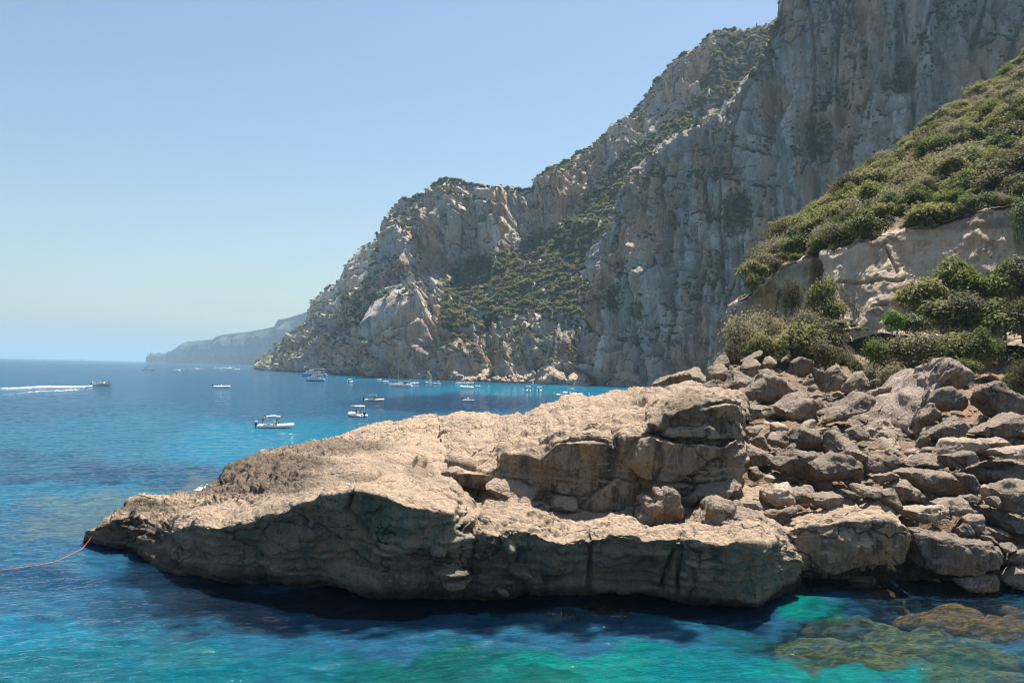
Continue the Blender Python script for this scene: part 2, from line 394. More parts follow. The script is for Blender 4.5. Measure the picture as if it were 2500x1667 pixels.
def terrain(name, P, mat, disp, attrs=None, smooth=2, kind='structure', post=None):
    P = smooth_rows(P, smooth)
    n = grid_normals(P)
    if n[n.shape[0] // 3, n.shape[1] // 2, 1] > 0: n = -n
    d, extra = disp(P, n)
    P = P + n * d[..., None]
    if extra is not None: P = P + extra
    nr, nc = P.shape[:2]
    fc = grid_faces(nr, nc)
    nn = grid_normals(P)
    if nn[nr // 3, nc // 2, 1] > 0: nn = -nn; fl = False
    else: fl = True
    me = mesh_from(name, P, fc if fl else fc[:, ::-1])
    me.materials.append(mat)
    for k, v in (attrs(P, nn) if attrs else {}).items(): attr(me, k, v)
    o = link(name, me)
    if kind: tag(o, kind=kind)
    return o, P, nn

def proj(P):
    q = (P - np.array([0, 0, CAMZ])) @ Rn
    return 1250 + F * q[..., 0] / -q[..., 2], 833.5 - F * q[..., 1] / -q[..., 2]

def inside(poly, x, y):
    p = [tuple(map(float, q.split(','))) for q in poly.split()]
    r = np.zeros(x.shape, bool); j = len(p) - 1
    for i in range(len(p)):
        xi, yi = p[i]; xj, yj = p[j]
        c = ((yi > y) != (yj > y)) & (x < (xj - xi) * (y - yi) / (yj - yi + 1e-9) + xi)
        r ^= c; j = i
    return r

def ell(x, y, L):
    f = np.zeros(x.shape)
    for a, b, rx, ry, *ww in L:
        q = ((x - a) / rx) ** 2 + ((y - b) / ry) ** 2
        f = np.maximum(f, (ww[0] if ww else 1) * (1 - sstep(0.4, 1.2, q)))
    return f

# far blue headland
def headland():
    pxs = np.linspace(378, 900, 330)
    top = T('378:880 381:875 410:872 412:866 418:857 432:852 436:845 445:838 460:833 520:828 527:821 545:816 600:810 640:803 671:796 674:786 680:779 700:776 740:763 775:750 900:725')(pxs)
    D = T('378:6800 520:5600 775:4200 900:3900')(pxs)
    r0 = atz(pxs, D, -8); rt = at(pxs, top, D + 80); r2 = rt + np.array([0, 700, -20.0]); r3 = rt + np.array([0, 1500, -260.0]); r3[:, 2] = -10
    P = loft([r0, r0 * 0.45 + rt * 0.55 + np.array([0, -60, 10.0]), rt, r2, r3], [40, 40, 8, 6], pxs)
    def disp(P, n):
        q = P / np.array([420, 420, 800.])
        rw = np.arange(P.shape[0])[:, None]; return (55 * fbm(q, 4, 3, ridged=True) - 40) * sstep(0, 25, rw) * (1 - sstep(48, 76, rw)), None
    terrain('headland', P, M['headland'], disp, smooth=1)
headland()

VEG = []      # (points, scales) for the cliff scrub
def scatter(P, n, dens, rng, smin, smax, cell):
    """dens: per-vertex probability weight; returns points"""
    a = np.linalg.norm(np.cross(np.gradient(P, axis=0), np.gradient(P, axis=1)), axis=-1)
    a = np.minimum(a, np.percentile(a, 98))
    p = np.clip(dens, 0, 1) * a / (cell * cell)
    m = rng.random(p.shape) < p
    pts = P[m]
    return pts, rng.uniform(smin, smax, len(pts))

# second headland behind the massif
def second():
    pxs = np.linspace(645, 1060, 260)
    top = T('645:890 655:882 681:843 720:812 774:765 783:723 810:702 838:680 855:646 876:612 897:595 940:578 1000:560 1060:560')(pxs)
    D = T('645:1650 700:1560 800:1450 1060:1350')(pxs)
    z0 = atz(pxs, D, -5); rt = at(pxs, top, D + 150)
    P = loft([z0, z0 * .5 + rt * .5 + np.array([0, -25, 0]), rt, rt + np.array([0, 200, -12.0]), rt * np.array([1, 1, 0]) + np.array([0, 420, -5])], [80, 90, 8, 4], pxs)
    def disp(P, n):
        d = 26 * fbm(P / np.array([110, 110, 190.]), 4, 71, ridged=True) - 20 + 6 * fbm(P / np.array([26, 26, 30.]), 4, 72)
        rows = np.arange(P.shape[0])[:, None]
        return d * sstep(0, 12, rows) * (1 - 0.8 * sstep(140, 172, rows)), None
    o, P2, n = terrain('hill', P, M['cliff'], disp, smooth=3)
    px, py = proj(P2)
    dens = sstep(0.35, 0.7, n[..., 2]) * 0.8 + 0.12 * sstep(0.0, 0.5, pn(P2 / 60, 5)) + ell(px, py, [(800, 780, 60, 40), (900, 720, 40, 40)]) * .3
    VEG.append(scatter(P2[:172], n, dens[:172], RNG, 3.0, 6.5, 8.0))
second()

FOREST = "1085,700 1130,640 1250,610 1330,565 1400,530 1440,590 1455,700 1450,760 1400,775 1300,760 1200,790 1120,840 1075,790"
GULLY = "1400,560 1430,480 1500,400 1600,320 1690,255 1720,190 1765,90 1905,72 1850,180 1780,255 1690,315 1600,385 1545,455 1490,545 1440,605"
LOWER = "1060,820 1200,790 1450,770 1480,860 1330,890 1100,880"
RIDGE = "945,560 960,500 1046,455 1093,430 1190,465 1297,455 1314,430 1424,360 1488,325 1578,240 1594,205 1722,100 1764,75 1905,65 1905,90 1800,110 1700,150 1620,230 1520,330 1430,400 1330,470 1200,495 1090,480 980,530"
SLOPE = "820,690 860,640 930,600 1000,640 1040,700 960,720 900,760 830,850 760,860 720,850 780,800 800,750"

def massif():
    pxs = np.linspace(650, 2010, 620)
    top = T('650:895 690:868 740:843 770:823 800:790 876:735 915:706 927:655 942:606 946:530 961:506 995:491 1046:464 1068:449 1093:437 1123:447 1191:470 1216:464 1297:460 1314:434 1378:408 1424:367 1488:330 1578:244 1594:212 1658:149 1722:106 1764:80 1849:80 1903:69 2010:60')(pxs)
    D0 = T('650:1340 690:1230 770:1090 850:950 950:800 1000:742 1100:700 1200:665 1350:640 1500:612 1700:600 2010:600')(pxs)
    a0 = atz(pxs, D0, -4)
    y1 = T('650:893 690:886 740:872 800:850 870:825 940:800 990:815 1080:850 1200:868 1300:880 1450:890 2010:880')(pxs)
    a1 = at(pxs, y1, D0 + T('650:14 900:30 1100:26 2010:26')(pxs))
    y2 = T('650:894 690:880 740:862 800:830 876:775 940:740 1000:720 1090:690 1200:640 1300:595 1400:545 1450:500 1480:450 1600:330 1700:255 1850:150 1905:95 2010:80')(pxs)
    y2 = np.maximum(y2, top + 6)
    a2 = at(pxs, y2, D0 + 1.5 * T('650:25 800:60 940:90 1100:105 1200:120 1350:130 1500:150 1700:175 2010:200')(pxs))
    a3 = at(pxs, top, D0 + 1.5 * T('650:40 800:95 930:110 950:120 1093:150 1300:165 1500:190 1700:215 2010:230')(pxs))
    a4 = a3 + np.array([0, 90, -6.0]); a5 = a3 * np.array([1, 1, 0]) + np.array([0, 330, -5])
    P = loft([a0, a1, a2, a3, a4, a5], [46, 150, 150, 16, 6], pxs)
    def disp(P, n):
        rows = np.arange(P.shape[0])[:, None]
        px, py = proj(P)
        fo = ell(px, py, [(1290, 690, 190, 110), (1500, 480, 90, 90), (1640, 300, 90, 70)])
        butt = fbm(P / np.array([58, 75, 260.]), 3, 41, ridged=True)
        mid = fbm(P / np.array([17, 17, 46.]), 4, 43, ridged=True)
        fine = fbm(P / np.array([5, 5, 8.]), 3, 47)
        strata = np.tanh(3 * pn(P / np.array([140, 140, 13.]), 53))
        A = 1 - 0.75 * fo
        crag = fbm(P / np.array([30, 30, 34.]), 4, 57, ridged=True) - .5
        lft = ell(px, py, [(900, 760, 260, 160), (1100, 560, 160, 110)])
        d = A * (15 * (butt - 0.6) + 7.5 * (mid - .6) + 4.5 * strata + 6 * crag * (0.4 + lft)) + 2.4 * fine
        rg = 1 - np.abs(pn(P / np.array([22, 22, 90.]) + 3.3, 63)); d = d - A * 8 * sstep(.90, 1.0, rg)
        # traced big buttresses and recesses
        d = d + 24 * ell(px, py, [(1010, 740, 55, 190)]) + 18 * ell(px, py, [(1095, 540, 60, 110), (1215, 560, 35, 110)]) - 18 * ell(px, py, [(965, 780, 28, 110), (1290, 520, 40, 80)]) + 14 * ell(px, py, [(1350, 480, 45, 90)])
        edge = sstep(0, 10, rows) * (1 - 0.85 * sstep(300, 346, rows))
        edge = np.maximum(edge, 0.25)
        return d * edge, None
    def attrs(P, n):
        px, py = proj(P)
        return {'soil': ell(px, py, [(1120, 830, 50, 25, .9), (1180, 840, 30, 40, .8), (1440, 745, 40, 22, .9), (1410, 850, 35, 30, .8), (1215, 865, 40, 25, .7), (1530, 515, 25, 15, .6), (790, 835, 25, 20, .8), (1300, 830, 60, 20, .4)]) * (pn(P / 9, 4) > -0.25),
                'veg': ell(px, py, [(1290, 690, 200, 110, .8), (1280, 840, 160, 50, .3)])}
    o, P2, n = terrain('cliff_massif', P, M['cliff'], disp, attrs, smooth=3)
    px, py = proj(P2)
    V = slice(0, 352)
    ns = pn(P2 / 26, 8)
    dens = 0.85 * inside(FOREST, px, py) + 0.9 * inside(GULLY, px, py) + 0.30 * inside(LOWER, px, py) + 0.75 * inside(RIDGE, px, py) * sstep(0.15, 0.5, n[..., 2]) + 0.35 * inside(SLOPE, px, py)
    dens = dens + 0.6 * sstep(0.42, 0.72, n[..., 2]) * sstep(-0.4, 0.2, ns) + 0.08 * sstep(0.1, 0.5, ns)
    dens = dens * (P2[..., 2] > 9)
    big = (inside(FOREST, px, py) | inside(GULLY, px, py))
    VEG.append(scatter(P2[V], n, (dens * ~big)[V], RNG, 1.3, 3.2, 3.9))
    VEG.append(scatter(P2[V], n, (dens * big)[V], RNG, 3.0, 5.6, 4.6))
    # fringe of scrub along the skyline
    row = P2[345, :]; k = RNG.random(len(row)) < 0.55
    VEG.append((row[k] + np.array([0, 1, -0.4]), RNG.uniform(1.2, 3.6, k.sum())))
massif()

WALLVEG = [(1795, 520, 42, 62, .9), (1990, 330, 48, 42, .8), (2210, 190, 32, 48, .9), (1900, 60, 30, 40, .5), (1700, 440, 30, 30, .4), (2030, 120, 20, 40, .3), (2330, 40, 60, 30, .4), (2180, 80, 18, 50, .6), (2180, 20, 30, 30, .6),
           (1560, 760, 28, 20, .8), (1500, 730, 22, 40, .8), (1745, 660, 25, 50, .5), (1680, 570, 30, 30, .3), (1950, 320, 30, 20, .7), (1970, 370, 50, 16, .6), (1640, 830, 30, 20, .3), (1880, 110, 30, 60, .5), (2400, 90, 40, 30, .4), (1840, 160, 30, 40, .7)]
def wall():
    pxs = np.linspace(1462, 2760, 620)
    top = T('1462:640 1470:575 1500:522 1540:445 1600:375 1690:305 1780:252 1830:182 1890:90 1912:60 1922:20 1928:-30 1936:-150 1990:-210 2200:-250 2760:-300')(pxs)
    D0 = T('1462:612 1500:600 1560:588 1700:560 1900:530 2200:490 2500:460 2760:440')(pxs)
    a0 = atz(pxs, D0, -4)
    y1 = T('1462:925 1480:890 1520:880 1560:905 1600:880 1660:900 1800:900 2760:900')(pxs)
    a1 = at(pxs, y1, D0 + 20)
    a2 = at(pxs, np.maximum(T('1462:760 1500:720 1600:700 2760:650')(pxs), top + 40), D0 + 32)
    a3 = at(pxs, top, D0 + T('1462:55 1600:62 1800:70 2760:80')(pxs))
    a4 = a3 + np.array([3, 40, -14.0]); a5 = a3 * np.array([1, 1, 0]) + np.array([20, 260, -5])
    P = loft([a0, a1, a2, a3, a4, a5], [24, 110, 300, 16, 5], pxs)
    def disp(P, n):
        rows = np.arange(P.shape[0])[:, None]
        px, py = proj(P)
        butt = fbm(P / np.array([46, 60, 330.]), 3, 141, ridged=True)
        mid = fbm(P / np.array([13, 13, 60.]), 4, 143, ridged=True)
        fl = fbm(P / np.array([4.0, 4.0, 34.]), 3, 147)
        fine = fbm(P / np.array([5, 5, 5.]), 3, 149)
        led = np.tanh(4 * pn(P / np.array([70, 70, 36.]), 153))
        d = 12 * (butt - 0.6) + 8 * (mid - .6) + 2.2 * fl + 2.2 * fine + 4.5 * led
        # the traced concave amphitheatres and ribs
        d = d - 13 * ell(px, py, [(1975, 200, 60, 110), (1905, 270, 50, 80), (2000, 340, 60, 60)]) + 10 * ell(px, py, [(2240, 90, 40, 150), (2110, 180, 40, 160)]) - 10 * ell(px, py, [(2205, 190, 30, 60), (2400, 60, 70, 60)])
        rg = 1 - np.abs(pn(P / np.array([24, 24, 130.]) + 3.3, 163)); d = d - 8 * sstep(.90, 1.0, rg) - 4 * sstep(.9, 1.0, 1 - np.abs(pn(P / np.array([60, 60, 22.]), 167)))
        d = d + 10 * ell(px, py, [(1560, 650, 60, 90)]) - 10 * ell(px, py, [(1640, 620, 20, 150)]) + 12 * ell(px, py, [(1400, 930, 90, 30), (1530, 925, 36, 40)])
        edge = np.maximum(sstep(0, 8, rows) * (1 - 0.7 * sstep(400, 436, rows)), 0.3)
        return d * edge, None
    def attrs(P, n):
        px, py = proj(P)
        return {'veg': ell(px, py, [(a, b, c, d, e * 0.8) for a, b, c, d, e in WALLVEG]),
                'soil': ell(px, py, [(2225, 225, 12, 14, .6), (1440, 745, 40, 30, .7)]),
                'warm': ell(px, py, [(1975, 140, 60, 130, .85), (1905, 240, 60, 60, .8), (2235, 80, 30, 120, .85), (2400, 190, 120, 70, .8), (1775, 480, 28, 90, .8), (1875, 430, 24, 70, .75), (1560, 580, 60, 70, .6), (1700, 290, 20, 60, .7), (2055, 270, 40, 90, .6), (2320, 300, 130, 50, .7), (1640, 600, 20, 70, .7), (1870, 560, 30, 60, .7), (2120, 40, 30, 60, .6), (2010, 470, 40, 40, .5), (1540, 740, 40, 60, .4), (1500, 640, 30, 60, .5)])}
    o, P2, n = terrain('cliff_wall', P, M['cliff'], disp, attrs, smooth=3)
    px, py = proj(P2); V = slice(0, 440)
    ns = pn(P2 / 20, 88)
    dens = ell(px, py, WALLVEG) * sstep(-0.35, 0.15, ns + 0.1) + 0.45 * sstep(0.45, 0.75, n[..., 2]) * sstep(-0.1, 0.4, ns) + 0.30 * sstep(0.3, 0.6, ns)
    dens = dens * (P2[..., 2] > 12)
    VEG.append(scatter(P2[V], n, dens[V], RNG, 0.9, 2.7, 1.9))
    row = P2[436, :330]; k = (RNG.random(330) < 0.75)
    VEG.append((row[k] + np.array([0, 1, -0.3]), RNG.uniform(1.2, 3.4, k.sum())))
    # gully scrub behind the wall's diagonal edge
    for r in range(438, 452, 2):
        row = P2[r, :330]; k = (RNG.random(330) < 0.5)
        VEG.append((row[k], RNG.uniform(1.5, 3.6, k.sum())))
wall()

# ------------------------------------------------------------------ near right hillside
BAND_TOP = T('1780:745 1835:712 1860:685 1920:648 2000:618 2020:616 2150:578 2300:542 2430:506 2500:492 2900:410')
_bt = BAND_TOP
def BAND_TOP(x):
    x = np.asarray(x, float)
    q = np.stack([x / 46, x * 0, x * 0 + .5], -1)
    return _bt(x) + 9 * fbm(np.atleast_2d(q), 4, 777, 0.6).reshape(x.shape)
BAND_D = T('1780:134 1835:128 1990:119 2012:112 2150:108 2500:100 2900:94')
SIL = T('1780:735 1835:700 1850:668 1880:625 1905:598 2010:530 2070:472 2210:372 2310:287 2410:232 2500:162 2900:-120')
SIL_D = T('1780:140 1850:142 2010:160 2210:178 2500:200 2900:225')

def slope():
    pxs = np.linspace(1782, 2880, 200)
    a0 = at(pxs, BAND_TOP(pxs) + 1, BAND_D(pxs) - 0.2)
    a1 = at(pxs, BAND_TOP(pxs) - 6, BAND_D(pxs) + 3)
    a2 = at(pxs, SIL(pxs), SIL_D(pxs))
    a3 = a2 + np.array([6, 14, -1.5]); a4 = a2 * np.array([1, 1, 0]) + np.array([14, 60, 12])
    P = loft([a0, a1, a2, a3, a4], [8, 120, 8, 6], pxs)
    def disp(P, n):
        rows = np.arange(P.shape[0])[:, None]
        return (1.6 * fbm(P / 9, 4, 301) + 0.4 * fbm(P / 2, 3, 302)) * sstep(0, 12, rows), None
    def attrs(P, n):
        px, py = proj(P); return {'soil': ell(px, py, [(2130, 560, 60, 18, .8), (2340, 530, 40, 10, .5), (1945, 620, 60, 12, .6)])}
    return terrain('hillside', P, M['soil'], disp, attrs, smooth=1)[1]
SLP = slope()

def band():
    pxs = np.linspace(1782, 2880, 420)
    yt = BAND_TOP(pxs); D = BAND_D(pxs)
    yb = T('1780:790 1835:770 1860:800 1900:815 1990:800 2012:735 2050:760 2080:800 2130:785 2220:790 2300:810 2900:830')(pxs)
    a0 = at(pxs, yb + 30, D + T('1780:5 1995:5 2040:-7 2900:-8')(pxs)); a1 = at(pxs, yb, D + T('1780:4.5 1900:4 1995:2.8 2040:-5.5 2130:-6.5 2900:-6.5')(pxs)); a2 = at(pxs, yt * .55 + yb * .45, D + T('1780:2 1995:1.6 2040:-2.6 2100:-3 2900:-3')(pxs))
    a3 = at(pxs, yt + 8, D); a4 = at(pxs, yt - 1, D + 1.2); a5 = at(pxs, yt - 4, D + 8)
    P = loft([a0, a1, a2, a3, a4, a5], [10, 50, 60, 8, 8], pxs)
    def disp(P, n):
        px, py = proj(P)
        d = 0.30 * fbm(P / np.array([6, 6, 15.]), 4, 311, ridged=True) - .2 + 0.22 * fbm(P / np.array([2, 2, 3.]), 4, 312) + 0.12 * np.tanh(4 * pn(P / np.array([14, 14, 1.6]), 315)) + 0.16 * fbm(P / np.array([1.6, 1.6, 9]), 3, 318)
        # notch between the two prows, and the horizontal cracks
        d = d - 3.2 * ell(px, py, [(1995, 700, 16, 90)])
        for (x0, y0, x1, y1) in [(2040, 690, 2205, 684), (2130, 752, 2165, 745), (2165, 610, 2190, 660)]:
            tt = np.clip(((px - x0) * (x1 - x0) + (py - y0) * (y1 - y0)) / ((x1 - x0) ** 2 + (y1 - y0) ** 2), 0, 1)
            dd = np.hypot(px - x0 - tt * (x1 - x0), py - y0 - tt * (y1 - y0) + 3 * np.sin(px / 13))
            d = d - 0.8 * np.exp(-(dd / 2.6) ** 2)
        d = d + 0.0 * sstep(0, -30, py - np.interp(px, [2040, 2500], [625, 545]) ) * (px > 2005)
        return d, None
    def attrs(P, n):
        px, py = proj(P)
        u = py - BAND_TOP(px)
        return {'wet_dark': ell(px, py, [(2300, 552, 260, 20, .7), (2100, 590, 120, 16, .6), (1930, 660, 90, 18, .5), (2490, 560, 20, 80, .6)]) * 0.8, 'soil': ell(px, py, [(1880, 740, 50, 50, .6)])} if not np.any(n) else {'wet_dark': np.maximum(ell(px, py, [(2300, 545, 260, 18, .6), (2100, 585, 120, 12, .5), (1930, 660, 90, 18, .5), (2490, 560, 20, 80, .6)]) * 0.8, .7 * sstep(.8, .93, n[..., 2])), 'soil': ell(px, py, [(1880, 740, 50, 50, .6)])}  # dark grey edge; upward-facing rim colour darkened to mute its sunlit ledge
    terrain('rock_band', P, M['cliff_near'], disp, attrs, smooth=1)
band()

GZ = T('38:-3.5 42:-2.6 43.2:-1.4 44.2:1.2 46:3.2 48:4.3 50:5.1 55:6.2 62:7.0 72:8.3 84:10.2 92:11.4 100:13.6 110:17 125:19')
def gz(px, D):
    z = GZ(D) - 0.5 + 1.6 * sstep(2150, 2420, px) * sstep(46, 56, D)
    xl = np.interp(D, [40, 80, 90, 100, 112], [1560, 1600, 1700, 1800, 1900])
    return z - (z + 4) * (1 - sstep(xl - 70, xl + 20, px)) 
def ground():
    pxs = np.linspace(1460, 2950, 300); Ds = np.concatenate([np.linspace(38, 70, 150), np.linspace(70.5, 126, 90)])
    PX, DD = np.meshgrid(pxs, Ds)
    P = atz(PX, DD, gz(PX, DD))
    def disp(P, n): return 0.45 * fbm(P / 2.6, 5, 401) + 0.15 * fbm(P / 0.7, 3, 402, ridged=True), None
    def attrs(P, n):
        px, py = proj(P); return {'soil': ell(px, py, [(2430, 930, 90, 60, .8), (2380, 1000, 60, 30, .5)]), 'wet_dark': sstep(2.6, 1.2, P[..., 2])}  # low ground darkened: wet by the water, and painted shade under the long block
    return terrain('rockfall_ground', P, M['earth'], disp, attrs, smooth=0)
ground()

# ------------------------------------------------------------------ the big foreground shelf
def crackline(px, py, L, w, amp):
    d = np.zeros(px.shape)
    for s in L:
        p = [tuple(map(float, q.split(','))) for q in s.split()]
        for (x0, y0), (x1, y1) in zip(p[:-1], p[1:]):
            tt = np.clip(((px - x0) * (x1 - x0) + (py - y0) * (y1 - y0)) / ((x1 - x0) ** 2 + (y1 - y0) ** 2 + 1e-6), 0, 1)
            dd = np.hypot(px - x0 - tt * (x1 - x0), py - y0 - tt * (y1 - y0))
            d = np.maximum(d, amp * np.exp(-(dd / w) ** 2))
    return d

def shelf():
    pxs = np.linspace(205, 1956, 640)
    yB = T('205:1304 250:1320 265:1324 340:1335 385:1370 410:1392 500:1400 600:1405 700:1410 800:1420 900:1440 1000:1455 1100:1452 1200:1450 1300:1440 1350:1431 1400:1428 1500:1432 1600:1440 1700:1452 1790:1465 1850:1470 1880:1442 1905:1428 1940:1408 1956:1396')(pxs)
    DB = T('205:47.5 265:46.2 340:45.2 400:42.8 450:41.3 550:40.6 700:40.2 900:38.6 1000:37.9 1200:38.1 1400:39.3 1500:39.2 1700:38 1850:36.9 1880:38.2 1905:39 1956:41')(pxs)
    yC = T('205:1298 245:1279 290:1266 320:1262 345:1263 380:1287 410:1302 440:1292 480:1279 510:1286 540:1291 580:1285 620:1272 660:1258 700:1246 745:1226 790:1210 830:1203 870:1200 920:1208 960:1222 1000:1236 1060:1247 1103:1257 1135:1275 1168:1312 1225:1306 1244:1295 1283:1294 1340:1320 1378:1327 1436:1316 1466:1316 1493:1306 1551:1309 1570:1322 1608:1316 1655:1317 1663:1330 1670:1316 1704:1316 1742:1330 1797:1325 1861:1330 1889:1322 1930:1345 1956:1392')(pxs)
    DC = T('205:47.5 290:46.5 340:46.2 370:46 405:44.6 440:42 500:39.9 600:39.0 800:37.7 900:36.9 1000:36.5 1103:37.1 1130:38.9 1165:38.6 1190:37.3 1400:38.3 1655:37.7 1700:36.9 1850:36.0 1889:37.6 1930:40 1956:41.3')(pxs)
    yK = T('205:1297 250:1274 288:1254 292:1246 305:1236 330:1223 400:1221 470:1205 545:1180 549:1160 558:1136 600:1118 700:1095 800:1075 900:1046 1000:1022 1060:1022 1085:1028 1110:1022')(pxs)
    DK = T('205:47.7 250:49.2 292:50.5 330:53.5 400:55.5 470:62 540:66 552:72 600:74 700:75.5 800:76 900:76.7 1000:79 1110:77')(pxs)
    yC_at = lambda x: np.interp(x, pxs, yC)
    lip = at(pxs, yB, DB); cr = at(pxs, yC, DC); bk = at(pxs, yK, DK)
    def sm(a, w=61):
        k = np.hanning(w); k /= k.sum(); q = np.concatenate([np.repeat(a[:1], w // 2, 0), a, np.repeat(a[-1:], w // 2, 0)])
        return np.stack([np.convolve(q[:, i], k, 'valid') for i in range(3)], 1)
    crs, bks = sm(cr), sm(bk)
    # right part: ledge plane at the crest's height running in under the outcrop
    fr = sstep(1080, 1190, pxs)[:, None]
    Lr = atz(pxs, DC + 6.5, cr[:, 2] + 0.25); Ur = atz(pxs, DC + 14, cr[:, 2] + 0.8); Kr = atz(pxs, DC + 22, cr[:, 2] + 0.8)
    L = (crs * .75 + bks * .25) * (1 - fr) + Lr * fr; U = (crs * .42 + bks * .58) * (1 - fr) + Ur * fr; K = bk * (1 - fr) + Kr * fr
    hump = 0.35 * np.sin(np.clip((pxs - 420) / 600, 0, 1) * PI)[:, None] * np.array([0, 0, 1.0])
    L = L + hump * 0.9; U = U + hump * 0.5
    n1 = at(pxs, yB, DB + 0.35); n1[:, 2] -= 0.30
    notch = atz(pxs, DB + 1.3, 0.12 + 0.1 * np.sin(pxs / 60)); deep = atz(pxs, DB + 1.2, -2.5)
    mid = lip * .5 + cr * .5 + np.array([0, -1, 0]) * (T('205:0 340:-.2 370:0 420:-.2 470:-.35 900:-.5 1100:-.3 1140:-.2 1180:-.25 1850:-.25 1900:0 1956:0')(pxs))[:, None]
    kd = K + np.array([0, 1.5, -1.5]); kd2 = K + np.array([0, 3.5, 0]); kd2[:, 2] = -2.5
    P = loft([deep, notch, n1, lip, mid, cr, L, U, K, kd, kd2], [6, 6, 4, 44, 44, 76, 60, 60, 8, 10], pxs)
    # rounded end at the left tip and right end
    def disp(P, n):
        px, py = proj(P)
        rows = np.arange(P.shape[0])[:, None]
        face = sstep(8, 20, rows) * (1 - sstep(100, 112, rows)) ; topm = sstep(100, 112, rows)
        size = sstep(205, 420, px)
        rugged = ell(px, py, [(560, 1180, 220, 60), (650, 1120, 150, 40), (360, 1270, 90, 60), (480, 1215, 100, 40), (800, 1095, 150, 30), (1000, 1060, 120, 40, .6), (1160, 1320, 60, 70, .8), (1290, 1290, 120, 25, .7), (1920, 1370, 50, 60, .8)])
        big = 0.42 * fbm(P / np.array([5, 5, 5.]), 3, 501)
        med = 0.12 * fbm(P / np.array([1.9, 1.3, 1.3]), 4, 503, ridged=True)
        fine = 0.055 * fbm(P / 0.34, 3, 507)
        strata = 0.13 * np.tanh(4 * pn(P @ np.array([[1, 0, 0.10], [0, 1, 0], [0, 0, 1]]).T / np.array([5, 5, 0.33]), 511)) * face
        karst = (0.20 * fbm(P / 0.75, 4, 517, ridged=True) - 0.14) * rugged
        vert = 0.22 * fbm(P / np.array([1.4, 1.4, 7]), 3, 521) * face
        steps = 0.10 * np.tanh(5 * pn(P / np.array([4.5, 2.1, 2.]), 523)) * topm
        blk = 0.30 * np.tanh(5 * pn(P / np.array([2.6, 2.6, 1.7]), 531)) * face
        pits = -0.10 * sstep(0.35, 0.6, pn(P / 0.42, 541)) * (0.4 + 0.6 * face)
        nl = 1 - 0.65 * face * ell(px, py - yC_at(px), [(700, 10, 420, 60), (1450, 10, 420, 40)])
        d = (big * 0.7 * nl + med * (1 - .5 * face) + vert * nl + blk * nl * .8) * (0.35 + 0.65 * size) + fine * 1.6 + strata * 0.8 + karst * 1.5 + steps * 1.6 + pits
        # lit knobs standing proud of the shaded face
        d = d + 1.05 * ell(px, py, [(1085, 1390, 32, 12), (1110, 1415, 34, 12), (1140, 1330, 14, 70, .6), (1262, 1388, 26, 10), (1298, 1410, 22, 16), (1218, 1432, 14, 7), (1070, 1330, 22, 10, .5), (1245, 1345, 16, 28, .6)]) * face
        d = d + 0.35 * ell(px, py, [(760, 1330, 60, 60), (960, 1300, 60, 60)]) * face
        # vertical joints that split the lower face into blocks
        d = d - crackline(px, py, ["1438,1318 1441,1350 1436,1432", "1655,1310 1662,1370 1656,1400 1655,1445", "1646,1345 1622,1400 1612,1440", "1152,1290 1143,1340 1147,1400", "860,1205 850,1240 900,1300 940,1330 1010,1350 1100,1365"], 5, 0.55) * face
        d = d - crackline(px, py, ["640,1300 720,1330 780,1370", "930,1310 1010,1330 1090,1340", "1380,1350 1500,1360 1600,1362", "1680,1360 1760,1370 1880,1362", "1500,1395 1600,1400"], 3, 0.22) * face
        # cracks running over the top
        d = d - crackline(px, py, ["800,1205 860,1190 905,1175 935,1163 990,1165 1030,1180", "815,1215 822,1200", "955,1200 920,1180", "1010,1185 1080,1215 1120,1240", "540,1215 600,1208 640,1205"], 4, 0.35) * topm
        d = d - 0.5 * ell(px, py, [(1045, 1160, 25, 14), (1025, 1130, 18, 10)]) * topm
        return d * (0.25 + .75 * sstep(0, 10, rows)), None
    def attrs(P, n):
        px, py = proj(P); rows = np.arange(P.shape[0])[:, None] + 0 * px
        face = sstep(8, 22, rows) * (1 - sstep(98, 106, rows))
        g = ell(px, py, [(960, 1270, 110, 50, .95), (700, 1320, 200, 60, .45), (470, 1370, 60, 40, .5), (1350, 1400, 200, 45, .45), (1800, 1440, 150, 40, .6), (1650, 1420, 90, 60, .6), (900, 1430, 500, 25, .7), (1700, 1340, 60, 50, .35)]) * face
        g = np.maximum(g, (0.52 + 0.45 * sstep(-0.3, 0.5, pn(P / np.array([2.2, 2.2, 4.5]), 577))) * face * sstep(300, 480, px))  # algae green across the whole face, its dark tone also deepening the shade
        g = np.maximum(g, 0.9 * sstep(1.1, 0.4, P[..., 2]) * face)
        wt = np.maximum(ell(px, py, [(330, 1300, 100, 45, .8), (1050, 1370, 80, 40, .45), (1250, 1400, 160, 45, .55), (1560, 1400, 110, 50, .6)]) * face,  # darker patches on the face, the leftmost below the nose
                        ell(px, py, [(560, 1170, 260, 45, .75), (640, 1130, 200, 30, .8), (350, 1235, 80, 18, .8), (800, 1090, 180, 22, .6), (870, 1165, 60, 14, .5), (1020, 1140, 40, 20, .4), (260, 1280, 60, 14, .6)]) * (1 - face))
        wt = np.maximum(wt, sstep(.8, .4, P[..., 2]) * (1 - sstep(70, 90, rows)))
        wt = np.maximum(wt, sstep(0.5, 0.2, P[..., 2]) * (rows < 30))
        return {'green': g, 'wet_dark': wt}
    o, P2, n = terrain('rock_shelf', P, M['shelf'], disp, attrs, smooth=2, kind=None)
    tag(o, 'long tan limestone shelf with a sunlit top and shaded green-stained overhang above the water', 'rock shelf')
    return P2
SHELF = shelf()

